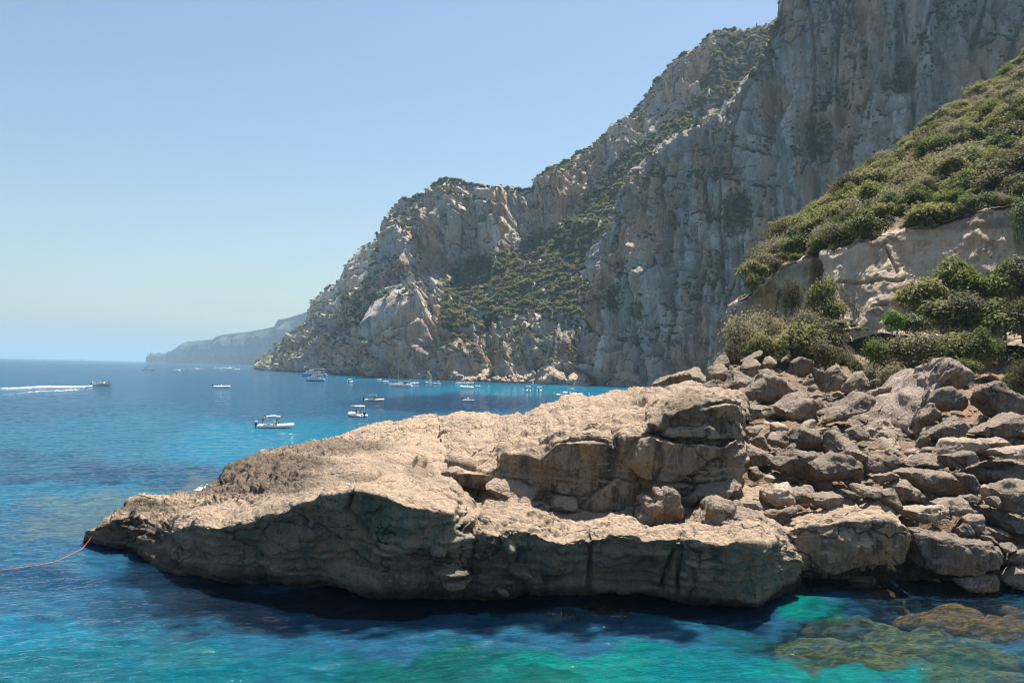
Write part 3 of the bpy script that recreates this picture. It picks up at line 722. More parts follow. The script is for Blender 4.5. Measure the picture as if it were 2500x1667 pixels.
def outcrop():
    pxs = np.linspace(1072, 1815, 330)
    yb = T('1072:1190 1130:1212 1200:1238 1267:1256 1340:1264 1405:1270 1500:1270 1560:1264 1650:1262 1740:1250 1790:1200 1815:1100')(pxs)
    D = T('1072:52 1130:47.5 1267:45.2 1400:44.6 1550:44.0 1700:44.2 1790:45.2 1815:47')(pxs)
    yc = T('1072:1143 1114:1134 1168:1147 1221:1158 1244:1110 1306:1116 1321:1118 1345:1092 1359:1080 1397:1069 1436:1065 1482:1072 1497:1088 1528:1070 1558:1065 1589:1053 1600:1038 1627:1019 1658:1004 1696:992 1725:984 1766:977 1800:983 1815:1060')(pxs)
    DCr = D + T('1072:.5 1200:1.4 1300:.6 1400:-.3 1530:-.1 1700:-.5 1815:1')(pxs)
    yk = T('1072:1026 1110:1023 1200:1022 1280:1019 1340:1005 1400:985 1450:975 1500:968 1540:959 1600:962 1700:966 1760:964 1800:970 1815:1050')(pxs)
    DK = T('1072:76 1200:75 1300:70 1500:72 1600:67 1700:60 1760:55 1815:53')(pxs)
    b = at(pxs, yb + 8, D + .4); c = at(pxs, yc, DCr); k = at(pxs, yk, DK)
    m1 = b * .6 + c * .4 + np.array([0, .2, 0]); m2 = b * .25 + c * .75 + np.array([0, .25, 0])
    def sm(a, w=81):
        kk = np.hanning(w); kk /= kk.sum(); q = np.concatenate([np.repeat(a[:1], w // 2, 0), a, np.repeat(a[-1:], w // 2, 0)])
        return np.stack([np.convolve(q[:, i], kk, 'valid') for i in range(3)], 1)
    t1 = sm(c) * .82 + sm(k) * .18 + np.array([0, 0, .15])
    kb = k + np.array([0, 2, -2.0]); kb2 = k + np.array([0, 5, 0]); kb2[:, 2] = -2
    P = loft([b, m1, m2, c, t1, k, kb, kb2], [40, 36, 30, 40, 60, 6, 10], pxs)
    def disp(P, n):
        px, py = proj(P); rows = np.arange(P.shape[0])[:, None]
        face = 1 - sstep(102, 112, rows); topm = 1 - face
        d = 0.5 * fbm(P / 4.5, 3, 601) + 0.2 * fbm(P / 1.4, 4, 603, ridged=True) + 0.05 * fbm(P / .33, 3, 605)
        d = d + face * 0.10 * np.tanh(4 * pn(P @ np.array([[1, 0, 0.15], [0, 1, 0], [0, 0, 1]]).T / np.array([4, 4, .3]), 607)) + topm * (.13 * np.tanh(5 * pn(P / np.array([5, 1.6, 2.]), 609)) + 0.16 * fbm(P / np.array([2.4, .9, 1]), 3, 611, ridged=True))
        d = d - face * 1.9 * ell(px, py, [(1170, 1215, 95, 26)])
        d = d + topm * 0.35 * ell(px, py, [(1590, 985, 50, 22), (1480, 985, 40, 16, .5)])
        return d, None
    def attrs(P, n):
        px, py = proj(P)
        return {'wet_dark': ell(px, py, [(1690, 1020, 110, 60, .5), (1450, 1100, 70, 30, .45), (1240, 1190, 60, 30, .4), (1740, 1080, 60, 50, .35), (1330, 1230, 50, 25, .25)])}
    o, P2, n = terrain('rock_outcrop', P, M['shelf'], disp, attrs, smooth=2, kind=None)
    tag(o, 'massive stepped tan outcrop rising from the shelf, its blocks split by dark cracks', 'rock outcrop')
    return o
OUT = outcrop()

# ------------------------------------------------------------------ boulders
def parse(s, ox, oy, sc):
    p = [tuple(map(float, q.split(','))) for q in s.split()]
    return np.array([(ox + x / sc, oy + y / sc) for x, y in p])

def rock(name, top, bot, k, D, zone, seed, mat, rough=1.0, depth=None, parent=None, clip=7, lowD=0.0, boxy=False, res=1.9):
    ox, oy, sc = zone
    tp, bt = parse(top, ox, oy, sc), parse(bot, ox, oy, sc)
    x0 = min(tp[0, 0], bt[0, 0]); x1 = max(tp[-1, 0], bt[-1, 0])
    rng = np.random.default_rng(seed)
    Wp = x1 - x0
    nc = int(np.clip(Wp / res, 22, 170))
    u = np.sin(np.linspace(-1, 1, nc) * PI / 2); pxs = (x0 + x1) / 2 + u * Wp / 2
    yt = np.interp(pxs, tp[:, 0], tp[:, 1]); yb = np.interp(pxs, bt[:, 0], bt[:, 1])
    yb = np.maximum(yb, yt + 1)
    e = (1 - np.abs(u) ** (16 if boxy else 6)) ** 0.5; e = np.maximum(e, 0.02)
    md = yt * .5 + yb * .5; yt = md + (yt - md) * e; yb = md + (yb - md) * e
    W = Wp * D / F; H = float(np.max(yb - yt)) * D / F
    if isinstance(k, str):
        cr = parse(k, ox, oy, sc); yc = np.interp(pxs, cr[:, 0], cr[:, 1]); yc = np.clip(yc, yt, yb)
        kk = 0.3
    else:
        kk = k; yc = yt + k * (yb - yt) * (1 + 0.25 * np.sin(u * 2.5 + seed))
    end = (0.10 if boxy else 0.30) * W * (1 - np.sqrt(np.clip(1 - u ** 2, 0, 1)))
    tilt = rng.uniform(-.12, .12) * W * u
    Df = D + end + tilt
    vis = (yc - yt) * D / F
    dT = (depth if depth else 0.25 * W * (0.4 + kk)) + 1.5 * vis
    lo = at(pxs, yb, Df + 0.10 * H + lowD); f1 = at(pxs, yb * .7 + yc * .3, Df - .04 * H); f2 = at(pxs, yb * .25 + yc * .75, Df)
    c = at(pxs, yc, Df + .05 * H); t1 = at(pxs, yc * .5 + yt * .5, Df + .05 * H + dT * .5 * e); t2 = at(pxs, yt, Df + .05 * H + dT * e)
    b1 = t2 * .8 + at(pxs, yb, Df) * .2 + np.array([0, 1, 0]) * (0.35 * W * e + dT * .2)[:, None]
    b2 = lo + np.array([0, 1, 0]) * (0.4 * W * e + dT * .6)[:, None]
    keys = [lo, f1, f2, c, t1, t2, b1, b2]
    hp = float(np.max(yb - yt)); ntop = max(4, int(hp * kk / 2.2)); nf = max(3, int(hp * (1 - kk) / 6.0))
    P = loft(keys + [lo], [nf, nf, nf, max(3, ntop // 2), max(3, ntop // 2), 3, 5, 4], pxs)[:-1]
    P = smooth_rows(P, 1, True)
    cc = P.reshape(-1, 3).mean(0)
    if clip > 4: P = cc + (P - cc) * np.array([1.07, 1.0, 1.10])
    for _ in range(clip):
        n = rng.normal(size=3); n[1] = -abs(n[1]) * 1.2; n[2] = n[2] * .8 + .2; n /= np.linalg.norm(n)
        s = (P - cc) @ n; d = np.percentile(s, rng.uniform(66, 90))
        ex = np.maximum(s - d, 0); P = P - (ex * 0.97)[..., None] * n
    n = grid_normals(P, True)
    if (n * (P - cc)).sum() < 0: n = -n
    S = math.sqrt(W * max(H, .3))
    Q = P + seed * 3.7
    d = rough * (0.024 * S * fbm(Q / (0.55 * S), 3, seed) + 0.020 * S * fbm(Q / (0.18 * S), 3, seed + 5, ridged=True) + 0.012 * min(S, 3) * fbm(Q / 0.16, 2, seed + 9))
    d = d + rough * 0.02 * S * np.tanh(4 * pn(Q @ np.array([[1, 0, .3], [0, 1, .1], [0, 0, 1]]).T / np.array([S, S, .22 * S]), seed + 3))
    d = d + rough * 0.020 * S * np.tanh(6 * pn(Q * np.array([1, 1, 1.4]) / (.42 * S), seed + 21)) + rough * 0.010 * S * np.tanh(6 * pn(Q / (.16 * S), seed + 23))
    P = P + n * (d * np.minimum(e + .1, 1))[..., None]
    nr = P.shape[0]
    fc = grid_faces(nr, nc, True)
    # orientation check
    a = P.reshape(-1, 3); q = fc[len(fc) // 3]
    nn = np.cross(a[q[1]] - a[q[0]], a[q[2]] - a[q[0]])
    m = fc[:: max(1, len(fc) // 60)]
    s = ((np.cross(a[m[:, 1]] - a[m[:, 0]], a[m[:, 2]] - a[m[:, 0]])) * (a[m].mean(1) - cc)).sum()
    if s < 0: fc = fc[:, ::-1]
    org = np.array([cc[0], cc[1], a[:, 2].min()])
    me = mesh_from(name, a - org, fc)
    me.materials.append(mat)
    o = link(name, me); o.location = org
    if parent: o.parent = parent
    return o, D

Z1, Z2, Z3, Z4, ZR = (1500, 850, 4.704), (2000, 850, 4.704), (1500, 1120, 4.704), (2000, 1120, 4.704), (0, 0, 1.0)
B, BG, BP = 'boulder', 'boulder_grey', 'boulder_pale'
# blocks that make the outcrop: parts of it
for i, (tp, bt, k, D, mm, cl) in enumerate([
    ("1066,1160 1080,1140 1114,1130 1168,1145 1215,1165", "1066,1175 1085,1190 1130,1190 1180,1205 1215,1190", .3, 45.8, 'shelf', 3),
    ("1185,1170 1220,1160 1270,1165 1330,1195 1345,1210", "1185,1205 1230,1240 1265,1246 1310,1225 1345,1215", .12, 44.6, 'shelf', 4),
    ("1342,1212 1355,1204 1400,1206 1411,1214", "1342,1255 1355,1262 1400,1266 1411,1250", .12, 43.6, 'shelf', 3),
    ("1405,1215 1420,1170 1480,1160 1545,1172 1560,1200", "1405,1266 1440,1270 1510,1270 1550,1258 1560,1240", .05, 43.8, 'shelf', 3),
    ("1262,1225 1300,1215 1340,1222 1345,1228", "1262,1252 1300,1262 1340,1258 1345,1252", .2, 44.0, 'shelf', 3),
    ("1360,1185 1375,1174 1408,1180 1412,1190", "1360,1200 1375,1207 1405,1209 1412,1203", .1, 44.2, 'shelf', 2),
    ("1318,1120 1358,1080 1400,1070 1440,1066 1490,1075 1528,1100", "1318,1130 1380,1150 1440,1158 1490,1156 1528,1135", .12, 43.5, 'shelf', 4),
    ("1522,1095 1545,1068 1590,1055 1640,1078 1700,1082 1760,1090 1800,1060", "1522,1140 1560,1170 1640,1182 1720,1184 1770,1160 1800,1095", .06, 42.9, 'shelf', 4),
    ("1600,1040 1630,1015 1680,996 1720,1020 1755,1060 1762,1066", "1600,1060 1640,1068 1700,1066 1762,1072", .08, 43.3, 'shelf', 3),
    ("1700,998 1730,984 1770,978 1804,984 1812,1010", "1700,1010 1730,1022 1780,1026 1812,1020", .25, 44.4, 'shelf', 2)]):
    o, _ = rock('block', tp, bt, k, D, ZR, 900 + i, M[mm], 0.55, clip=cl, depth=3.0)
    o.parent = OUT

BOULD = [
 # top, bottom, k, D, zone, material, label
 ("465,400 560,340 700,240 890,180 1030,150 1085,230", "465,420 490,460 700,440 900,400 1020,440 1085,330", .35, 74, Z1, B, "long gabled tan boulder on the skyline at the seaward end of the rockfall"),
 ("150,520 220,450 330,430 470,400 520,440", "150,540 260,580 400,600 520,560", .5, 66, Z1, B, "low rounded boulder beside the strip of turquoise bay at the shelf's upper end"),
 ("500,480 700,430 880,370 980,400 1080,550", "500,520 600,640 700,700 900,620 1080,560", .8, 64, Z1, BP, "smooth sunlit slab leaning behind the orange-lichened top of the outcrop"),
 ("1050,250 1150,190 1250,190 1320,260", "1050,300 1070,380 1160,400 1270,370 1320,290", .5, 84, Z1, B, "light-topped boulder just right of the long gabled boulder"),
 ("1140,190 1200,110 1270,50 1340,70 1345,150", "1140,210 1200,210 1290,215 1345,170", .6, 92, Z1, BG, "grey pointed boulder highest on the skyline beside the left bushes"),
 ("1020,440 1080,390 1160,360 1250,380 1275,440", "1020,450 1080,530 1160,540 1270,530", .3, 72, Z1, B, "rounded brown boulder in the dip between the sunlit slab and the grey wedges"),
 ("1265,300 1330,270 1440,260 1500,290 1610,340", "1265,400 1300,520 1400,570 1500,540 1610,400", .4, 71, Z1, B, "tan boulder with a pale left edge behind the dark grey wedge"),
 ("1430,500 1500,400 1600,340 1700,350 1750,400", "1430,570 1500,600 1600,590 1720,560 1750,480", .4, 68, Z1, BG, "dark grey wedge boulder above the round capping boulder"),
 ("1660,300 1800,220 1950,160 2060,200 2140,330 2150,480", "1660,340 1720,540 1830,660 1950,620 2100,530 2150,500", .3, 72, Z1, B, "tall pyramid-shaped boulder with a ridge down its middle"),
 ("1470,140 1560,70 1680,20 1710,60", "1470,150 1560,140 1640,120 1710,95", .5, 92, Z1, BG, "flat grey boulder tucked under the olive bushes"),
 ("1480,180 1530,110 1620,100 1710,130 1730,200", "1480,240 1560,300 1640,330 1720,250 1730,230", .4, 82, Z1, B, "chunky tan boulder with a notch across its middle below the left bushes"),
 ("1720,130 1760,70 1860,90 1880,130", "1720,160 1760,230 1840,210 1880,170", .5, 84, Z1, B, "small tan boulder between the notched boulder and the standing splinter"),
 ("1920,150 1960,60 2020,60 2030,110", "1920,160 1980,150 2030,140", .3, 86, Z1, BG, "small upright grey splinter of rock left of the pyramid boulder's peak"),
 ("1430,680 1470,600 1600,570 1740,570 1830,620 1870,740", "1430,740 1500,880 1620,900 1770,890 1840,830 1870,780", .45, 57, Z1, BG, "big round capping boulder standing right of the outcrop's highest corner"),
 ("1840,660 1950,600 2120,510 2290,480 2450,540 2540,620", "1840,780 1920,930 2100,1010 2350,960 2450,900 2540,700", .45, 64, Z1, B, "broad flat-topped slab in the middle of the rockfall, its face in shade"),
 ("1500,960 1540,900 1620,900 1740,900 1760,930", "1500,980 1560,1010 1650,1020 1760,985", .3, 55, Z1, B, "small block wedged under the round capping boulder"),
 ("1390,1100 1450,1040 1640,1030 1680,1150 1780,1180 1870,1280", "1390,1300 1430,1390 1560,1380 1700,1350 1870,1290", .3, 50, Z1, B, "sloping brown boulder pressed against the right side of the outcrop"),
 ("1780,1000 1850,980 1950,950 2060,970 2080,1080", "1780,1150 1860,1160 1960,1170 2080,1140", .3, 53, Z1, B, "squared brown block above the pair of dark boulders"),
 ("1590,1040 1660,1020 1780,1000 1795,1060", "1590,1100 1700,1150 1780,1160 1795,1120", .25, 52, Z1, B, "low squared block left of the squared brown block"),
 ("2060,1000 2100,930 2180,900 2300,940 2400,960 2480,990 2540,1050", "2060,1100 2150,1180 2330,1210 2450,1190 2540,1100", .3, 52, Z1, BG, "large grey boulder directly in front of the broad flat-topped slab"),
 ("1860,1290 1960,1190 2100,1170 2200,1190 2320,1220 2510,1230", "1860,1310 1960,1440 2100,1500 2300,1520 2480,1480 2510,1400", .2, 48, Z1, BG, "left one of the pair of big dark rounded boulders"),
 ("1860,1200 1900,1150 1950,1150 1960,1200", "1860,1240 1900,1270 1950,1260 1960,1230", .3, 50, Z1, B, "small knobby stone above the left one of the dark pair"),
 ("1960,1190 2020,1100 2090,1080 2100,1140", "1960,1200 2040,1210 2100,1170", .3, 51, Z1, BG, "slim grey stone leaning between dark boulders"),
 ("1540,1380 1660,1350 1750,1370 1760,1440", "1540,1440 1600,1520 1700,1560 1760,1500", .2, 47.5, Z1, B, "brown block in the shaded gap right of the outcrop's foot"),
 ("80,240 130,120 220,110 290,70 310,230", "80,470 120,500 200,460 290,400 310,380", .1, 76, Z2, B, "upright slab with an orange-stained face below the little pale tree"),
 ("-60,180 20,170 80,230 95,400", "-60,300 -20,470 50,500 95,480", .1, 77, Z2, BG, "dark blue-grey leaning slab left of the upright orange-stained slab"),
 ("-340,150 -200,60 -60,60 -30,200", "-340,230 -200,300 -90,330 -30,300", .15, 86, Z2, BG, "shadowed grey rock face behind the pyramid boulder"),
 ("300,440 400,290 480,270 560,360 610,400", "300,460 380,510 480,520 610,430", .5, 78, Z2, B, "low ribbed rock right of the upright slab"),
 ("110,740 230,560 330,520 450,530 600,560 650,650", "110,900 200,950 330,930 440,860 500,760 650,700", .35, 62, Z2, B, "boulder with a light cap and shaded tan front beside the broad slab"),
 ("600,480 700,450 860,450 1000,410 1080,380", "600,560 660,670 750,600 900,560 1080,420", .25, 68, Z2, B, "long tan ledge rock running up to the pale spine"),
 ("540,900 620,760 700,650 800,560 930,520 1040,300 1280,190 1500,150 1700,130", "540,1050 700,1150 900,1190 1120,1190 1200,900 1350,560 1500,330 1700,180", .85, 58, Z2, 'spine', "pale pinkish craggy spine of rock climbing diagonally to the bushes"),
 ("1330,560 1400,470 1540,450 1700,470 1770,540 1775,620", "1330,620 1400,720 1520,740 1700,700 1775,670", .2, 56, Z2, BG, "grey oval boulder perched against the pale spine"),
 ("1140,840 1200,680 1280,600 1330,640 1380,730 1430,760", "1140,880 1210,930 1290,900 1430,780", .1, 55, Z2, B, "tan wedge propping up the grey oval boulder"),
 ("1270,1000 1350,900 1500,820 1690,710 1750,780 1810,880", "1270,1050 1350,1110 1480,1120 1600,1050 1700,980 1810,960", .45, 52, Z2, BG, "slanting grey boulder with a pale diagonal ridge"),
 ("1800,900 1870,760 1930,700 2010,770", "1800,920 1850,940 1920,920 2010,800", .2, 55, Z2, B, "small tan upright stone right of the slanting ridge boulder"),
 ("1870,480 1930,420 2100,410 2230,500 2400,570 2640,640", "1870,560 1960,730 2110,810 2300,750 2640,700", .15, 55, Z2, BG, "large dark boulder with a tan underside below the orange earth bank"),
 ("1430,1230 1600,1000 1700,970 1900,980 2050,960 2250,980 2370,1050", "1430,1245 1560,1230 1730,1180 1980,1200 2150,1160 2370,1140", .1, 48, Z2, BP, "pale peach-coloured smooth boulder face stained orange at the right end"),
 ("1890,960 2100,840 2300,720 2500,690 2750,700", "1890,990 2100,1000 2250,1010 2450,1020 2750,1000", .6, 51, Z2, B, "sunlit sloping boulder behind the peach-coloured one"),
 ("1200,1180 1240,1130 1300,1110 1450,1150", "1200,1210 1300,1240 1450,1210", .4, 51, Z2, BG, "small grey boulder at the foot of the slanting ridge boulder"),
 ("1130,1100 1180,950 1260,900 1295,1000", "1130,1180 1190,1220 1295,1090", .05, 53, Z2, BG, "dark narrow slab at the pale spine's foot"),
 ("1430,300 1580,200 1700,170 1800,250 1815,330", "1430,430 1600,450 1740,430 1815,360", .5, 62, Z2, B, "brown jagged rock on top of the pale spine's right side"),
 ("130,1000 240,930 330,950 480,1080 620,1210 690,1340", "130,1030 250,1250 400,1390 560,1430 690,1370", .7, 50, Z2, B, "long slab tilting down to the right with a sunlit top"),
 ("-80,1260 0,1200 200,1190 330,1230 470,1340 575,1440", "-80,1430 100,1520 380,1540 500,1510 575,1475", .25, 47, Z2, BG, "right one of the pair of big dark rounded boulders"),
 ("480,1260 700,1230 850,1240 1060,1310", "480,1300 600,1450 750,1460 900,1390 1060,1340", .15, 50, Z2, B, "brown boulder with an orange-lit underside right of the tilting slab"),
 ("640,1210 700,1180 900,1150 1060,1220", "640,1240 800,1250 950,1290 1060,1260", .4, 54, Z2, B, "flat brown stone below the craggy foot of the spine"),
 ("330,930 390,860 460,890 560,1000 560,1060", "330,950 420,1020 500,1080 560,1080", .5, 56, Z2, BG, "grey stone at the left foot of the pale spine"),
 ("1000,1290 1100,1200 1160,1220 1180,1280", "1000,1310 1180,1320", .3, 50, Z2, BP, "small pale rounded stone between slabs"),
 ("1080,1330 1170,1220 1290,1210 1440,1250 1530,1390", "1080,1360 1250,1390 1400,1440 1530,1420", .8, 48, Z2, B, "flat-topped boulder behind the huge pitted slab"),
 ("1430,1240 1700,1200 1830,1170 1960,1190 2060,1260", "1430,1260 1530,1400 1700,1380 1850,1330 2060,1300", .3, 47, Z2, BG, "layered dark grey rock under the peach-coloured boulder"),
 ("1980,1150 2150,1140 2400,1130 2750,1140", "1980,1190 2100,1260 2400,1270 2750,1310", .6, 46.5, Z2, BP, "flat yellowish slab at the right edge under the sunlit sloping boulder"),
 ("1670,50 1750,-60 1830,-130 1900,-100 2000,20 2010,150", "1670,70 1740,190 1830,225 2010,205", .1, 80, Z2, B, "tall grey-tan boulder among the bushes above the earth bank"),
 ("960,200 1060,150 1200,130 1400,150 1620,200 1760,320 1850,400", "960,230 1130,300 1260,420 1400,465 1600,450 1850,415", .6, 46, Z4, B, "huge pitted slab with a sunlit top in the lower right rockfall"),
 ("830,340 930,250 1010,270 1150,380 1300,470 1440,490", "830,360 960,470 1040,520 1200,515 1440,510", .8, 45, Z4, B, "cracked sunlit slab just left of the huge pitted slab"),
 ("1600,170 1720,150 1830,190 1890,290", "1600,200 1700,270 1820,390 1890,410", .3, 45.5, Z4, BG, "dark-faced block at the huge slab's right shoulder"),
 ("1780,80 2000,50 2300,10 2650,20", "1780,110 1880,280 2050,350 2300,300 2650,260", .75, 46.3, Z4, BG, "thinly layered grey rock near the right edge"),
 ("2040,360 2150,270 2280,240 2750,260", "2040,400 2170,570 2350,630 2750,650", .35, 43.0, Z4, B, "boulder cut by the right edge with a sunlit top and shaded front"),
 ("390,300 560,200 680,310 770,390", "390,320 560,470 680,510 770,430", .1, 43.5, Z4, B, "angular tan boulder wedged point-down below the dark pair"),
 ("640,190 780,170 900,140 975,180", "640,230 770,310 850,300 975,210", .35, 46, Z4, B, "jagged little boulder right of the dark pair"),
 ("760,350 850,340 900,420 1020,560", "760,440 850,560 940,640 1020,600", .5, 43.0, Z4, BG, "broken brown stones beside the cracked slab's left end"),
 ("990,620 1100,560 1300,550 1500,540 1660,660", "990,660 1090,775 1300,765 1500,710 1660,690", .35, 42.6, Z4, BP, "elongated pale boulder above the big dark-fronted boulder"),
 ("1330,550 1480,490 1600,450 1800,500 1940,510 1960,590", "1330,570 1560,610 1640,660 1800,635 1960,615", .6, 43.6, Z4, B, "wedge-shaped slab between the huge pitted slab and the elongated pale one"),
 ("1620,450 1830,400 1950,490", "1620,475 1800,510 1950,510", .4, 44.5, Z4, B, "thin slab under the huge slab's right corner"),
 ("1100,790 1200,790 1430,830 1620,880 1800,940 1990,960 2090,1040 2115,1180", "1100,880 1150,1080 1230,1240 1400,1320 1640,1370 1900,1330 2080,1270 2115,1230", "1100,850 1170,910 1400,960 1700,975 1850,985 2000,990 2115,1150", 41.4, Z4, BG, "big dark-fronted rounded boulder hanging over the water at the right"),
 ("1690,690 1760,620 1870,640 1920,720 1945,800", "1690,710 1790,870 1945,840", .3, 42.6, Z4, B, "rounded brown stone right of the elongated pale boulder"),
 ("1590,810 1690,740 1790,760 1830,870", "1590,840 1700,900 1830,910", .1, 42.3, Z4, BG, "small shaded stone standing behind the dark-fronted boulder"),
 ("1840,880 1930,880 2020,910 2085,990", "1840,910 1960,960 2085,1020", .4, 42.2, Z4, BG, "knobbly stone on the dark-fronted boulder's right shoulder"),
 ("1830,820 1900,800 1985,850", "1830,850 1900,890 1985,880", .4, 42.6, Z4, B, "little flat stone beside the knobbly one"),
 ("1930,800 2100,780 2250,880 2340,940", "1930,820 2050,910 2150,970 2340,965", .5, 42.8, Z4, B, "grey ribbed boulder behind the knobbly stone"),
 ("2080,1020 2150,950 2250,940 2315,1000", "2080,1070 2130,1090 2250,1075 2315,1040", .4, 42, Z4, BG, "round grey stone next to the dark-fronted boulder"),
 ("2080,1130 2200,1060 2400,1040 2750,1020", "2080,1190 2150,1270 2300,1250 2750,1230", .45, 41.6, Z4, B, "sunlit boulder at the right edge just above the waterline"),
 ("2080,1320 2150,1290 2300,1260 2750,1250", "2080,1350 2250,1450 2400,1510 2750,1530", .15, 41.2, Z4, BG, "dark boulder at the right edge touching the water"),
 ("1640,1400 1900,1340 2110,1340 2240,1390 2270,1450", "1640,1430 1800,1540 1940,1570 2130,1560 2270,1480", .3, 40.6, Z4, BG, "smooth half-awash grey boulder under the dark-fronted one"),
 ("1900,560 2000,520 2080,500 2200,600 2750,700", "1900,650 2000,760 2150,790 2350,900 2750,950", .8, 43.4, Z4, B, "rough tan bank of rock sloping below the boulder cut by the right edge"),
 ("1880,330 1920,290 2000,330 2040,380", "1880,380 1960,430 2040,410", .4, 44.4, Z4, BP, "small pale stone between the layered rock and the right-edge boulder"),
 ("1950,440 2040,430 2120,470 2165,530", "1950,480 2080,555 2165,560", .4, 43.6, Z4, B, "flat small stone under the small pale one"),
 ("-480,760 -300,680 0,610 260,580 560,560 620,520 800,590 950,680 1060,760 1098,850", "-480,1100 -300,1250 0,1275 280,1260 480,1200 900,1210 1000,1150 1098,900", "-480,830 -200,790 0,770 230,730 560,705 800,725 960,770 1098,880", 41.3, Z4, 'shelf', "long block with a flat sunlit top and black-streaked face right of the shelf"),
 ("240,620 300,430 440,420 480,350 560,370 600,340 700,350 730,440 805,620", "240,680 300,760 500,800 650,810 760,720 805,650", .12, 41.3, Z3, B, "craggy blocky boulder with a notched crown standing on the shelf"),
 ("770,500 900,420 1050,300 1250,250 1440,190 1490,330", "770,540 850,610 960,590 1100,520 1300,500 1490,380", .3, 42.4, Z3, B, "long boulder slanting up to the right behind the forked one"),
 ("905,750 980,620 1030,530 1120,450 1240,460 1330,510 1390,560 1500,570 1700,620 1795,670", "905,790 1000,880 1130,905 1250,880 1400,885 1620,885 1740,870 1795,770", .4, 39.8, Z3, B, "rugged saddle-shaped boulder resting near the shelf's edge"),
 ("1700,350 1780,280 1920,280 2000,260 2060,340 2095,480", "1700,420 1750,500 1880,565 1950,545 2095,520", .3, 44, Z3, BP, "light craggy boulder, leftmost of the row of three on the shelf's back"),
 ("2030,280 2150,290 2280,310 2320,400 2330,480", "2030,480 2100,560 2200,575 2330,510", .35, 44.6, Z3, B, "middle boulder of the row of three on the shelf's back"),
 ("-50,400 60,330 150,310 260,380 295,440", "-50,520 60,580 180,580 295,490", .3, 43.3, Z4, B, "rightmost rounded boulder of the row of three on the shelf's back"),
 ("1480,505 1560,480 1660,480 1740,540", "1480,540 1600,580 1700,600 1740,575", .4, 42.2, Z3, B, "small flat-topped stone behind the saddle-shaped boulder"),
 ("1330,520 1400,465 1440,480 1510,570", "1330,550 1420,600 1510,590", .4, 41.2, Z3, B, "small slanting stone lodged in the saddle-shaped boulder's dip"),
 ("1740,200 1830,130 1870,150 1885,260", "1740,250 1800,290 1885,280", .3, 46, Z3, BP, "pale upright stone under the left one of the dark pair"),
 ("800,600 960,590 1010,660", "800,650 900,740 1010,710", .05, 42.6, Z3, B, "shadowed stone under the long slanting boulder"),
 ("1870,610 2000,560 2100,540 2155,575", "1870,655 1960,670 2155,595", .4, 42.6, Z3, BG, "thin dark slab below the light craggy boulder"),
 ("1720,600 1800,570 1880,590", "1720,650 1800,690 1880,670", .3, 42.8, Z3, B, "small brown block at the saddle-shaped boulder's right end"),
 ("270,340 400,380 490,440", "270,380 400,440 490,470", .3, 45, Z4, BG, "dark stone in the hollow below the dark pair"),
 ("1057,1088 1075,1055 1090,1046 1110,1052 1116,1070", "1057,1090 1085,1088 1116,1080", .15, 63, ZR, BP, "pale grey slab stone standing on the shelf's sunlit top near the gull"),
 ("725,1185 745,1168 765,1165 790,1178", "725,1190 760,1190 790,1186", .6, 55, ZR, BP, "pinkish brain-like lump of rock on the middle of the shelf's top"),
 ("1108,1085 1120,1076 1134,1079", "1108,1088 1120,1087 1134,1084", .4, 62, ZR, B, "flat tan stone right of the pale standing slab"),
]
for i, (tp, bt, k, D, z, mm, lab) in enumerate(BOULD):
    o, _ = rock('boulder', tp, bt, k, D, z, 100 + i * 7, M[mm], 1.5 if mm == 'spine' else (1.5 if 'craggy' in lab or 'rugged' in lab else 1.0), clip=1 if 'long block' in lab or 'hanging over' in lab else (2 if mm == 'spine' else (3 if 'craggy' in lab or 'rugged' in lab else 11)), boxy='long block' in lab or 'hanging over' in lab)
    tag(o, lab, 'boulder', 'boulders of the rockfall beside the shelf')

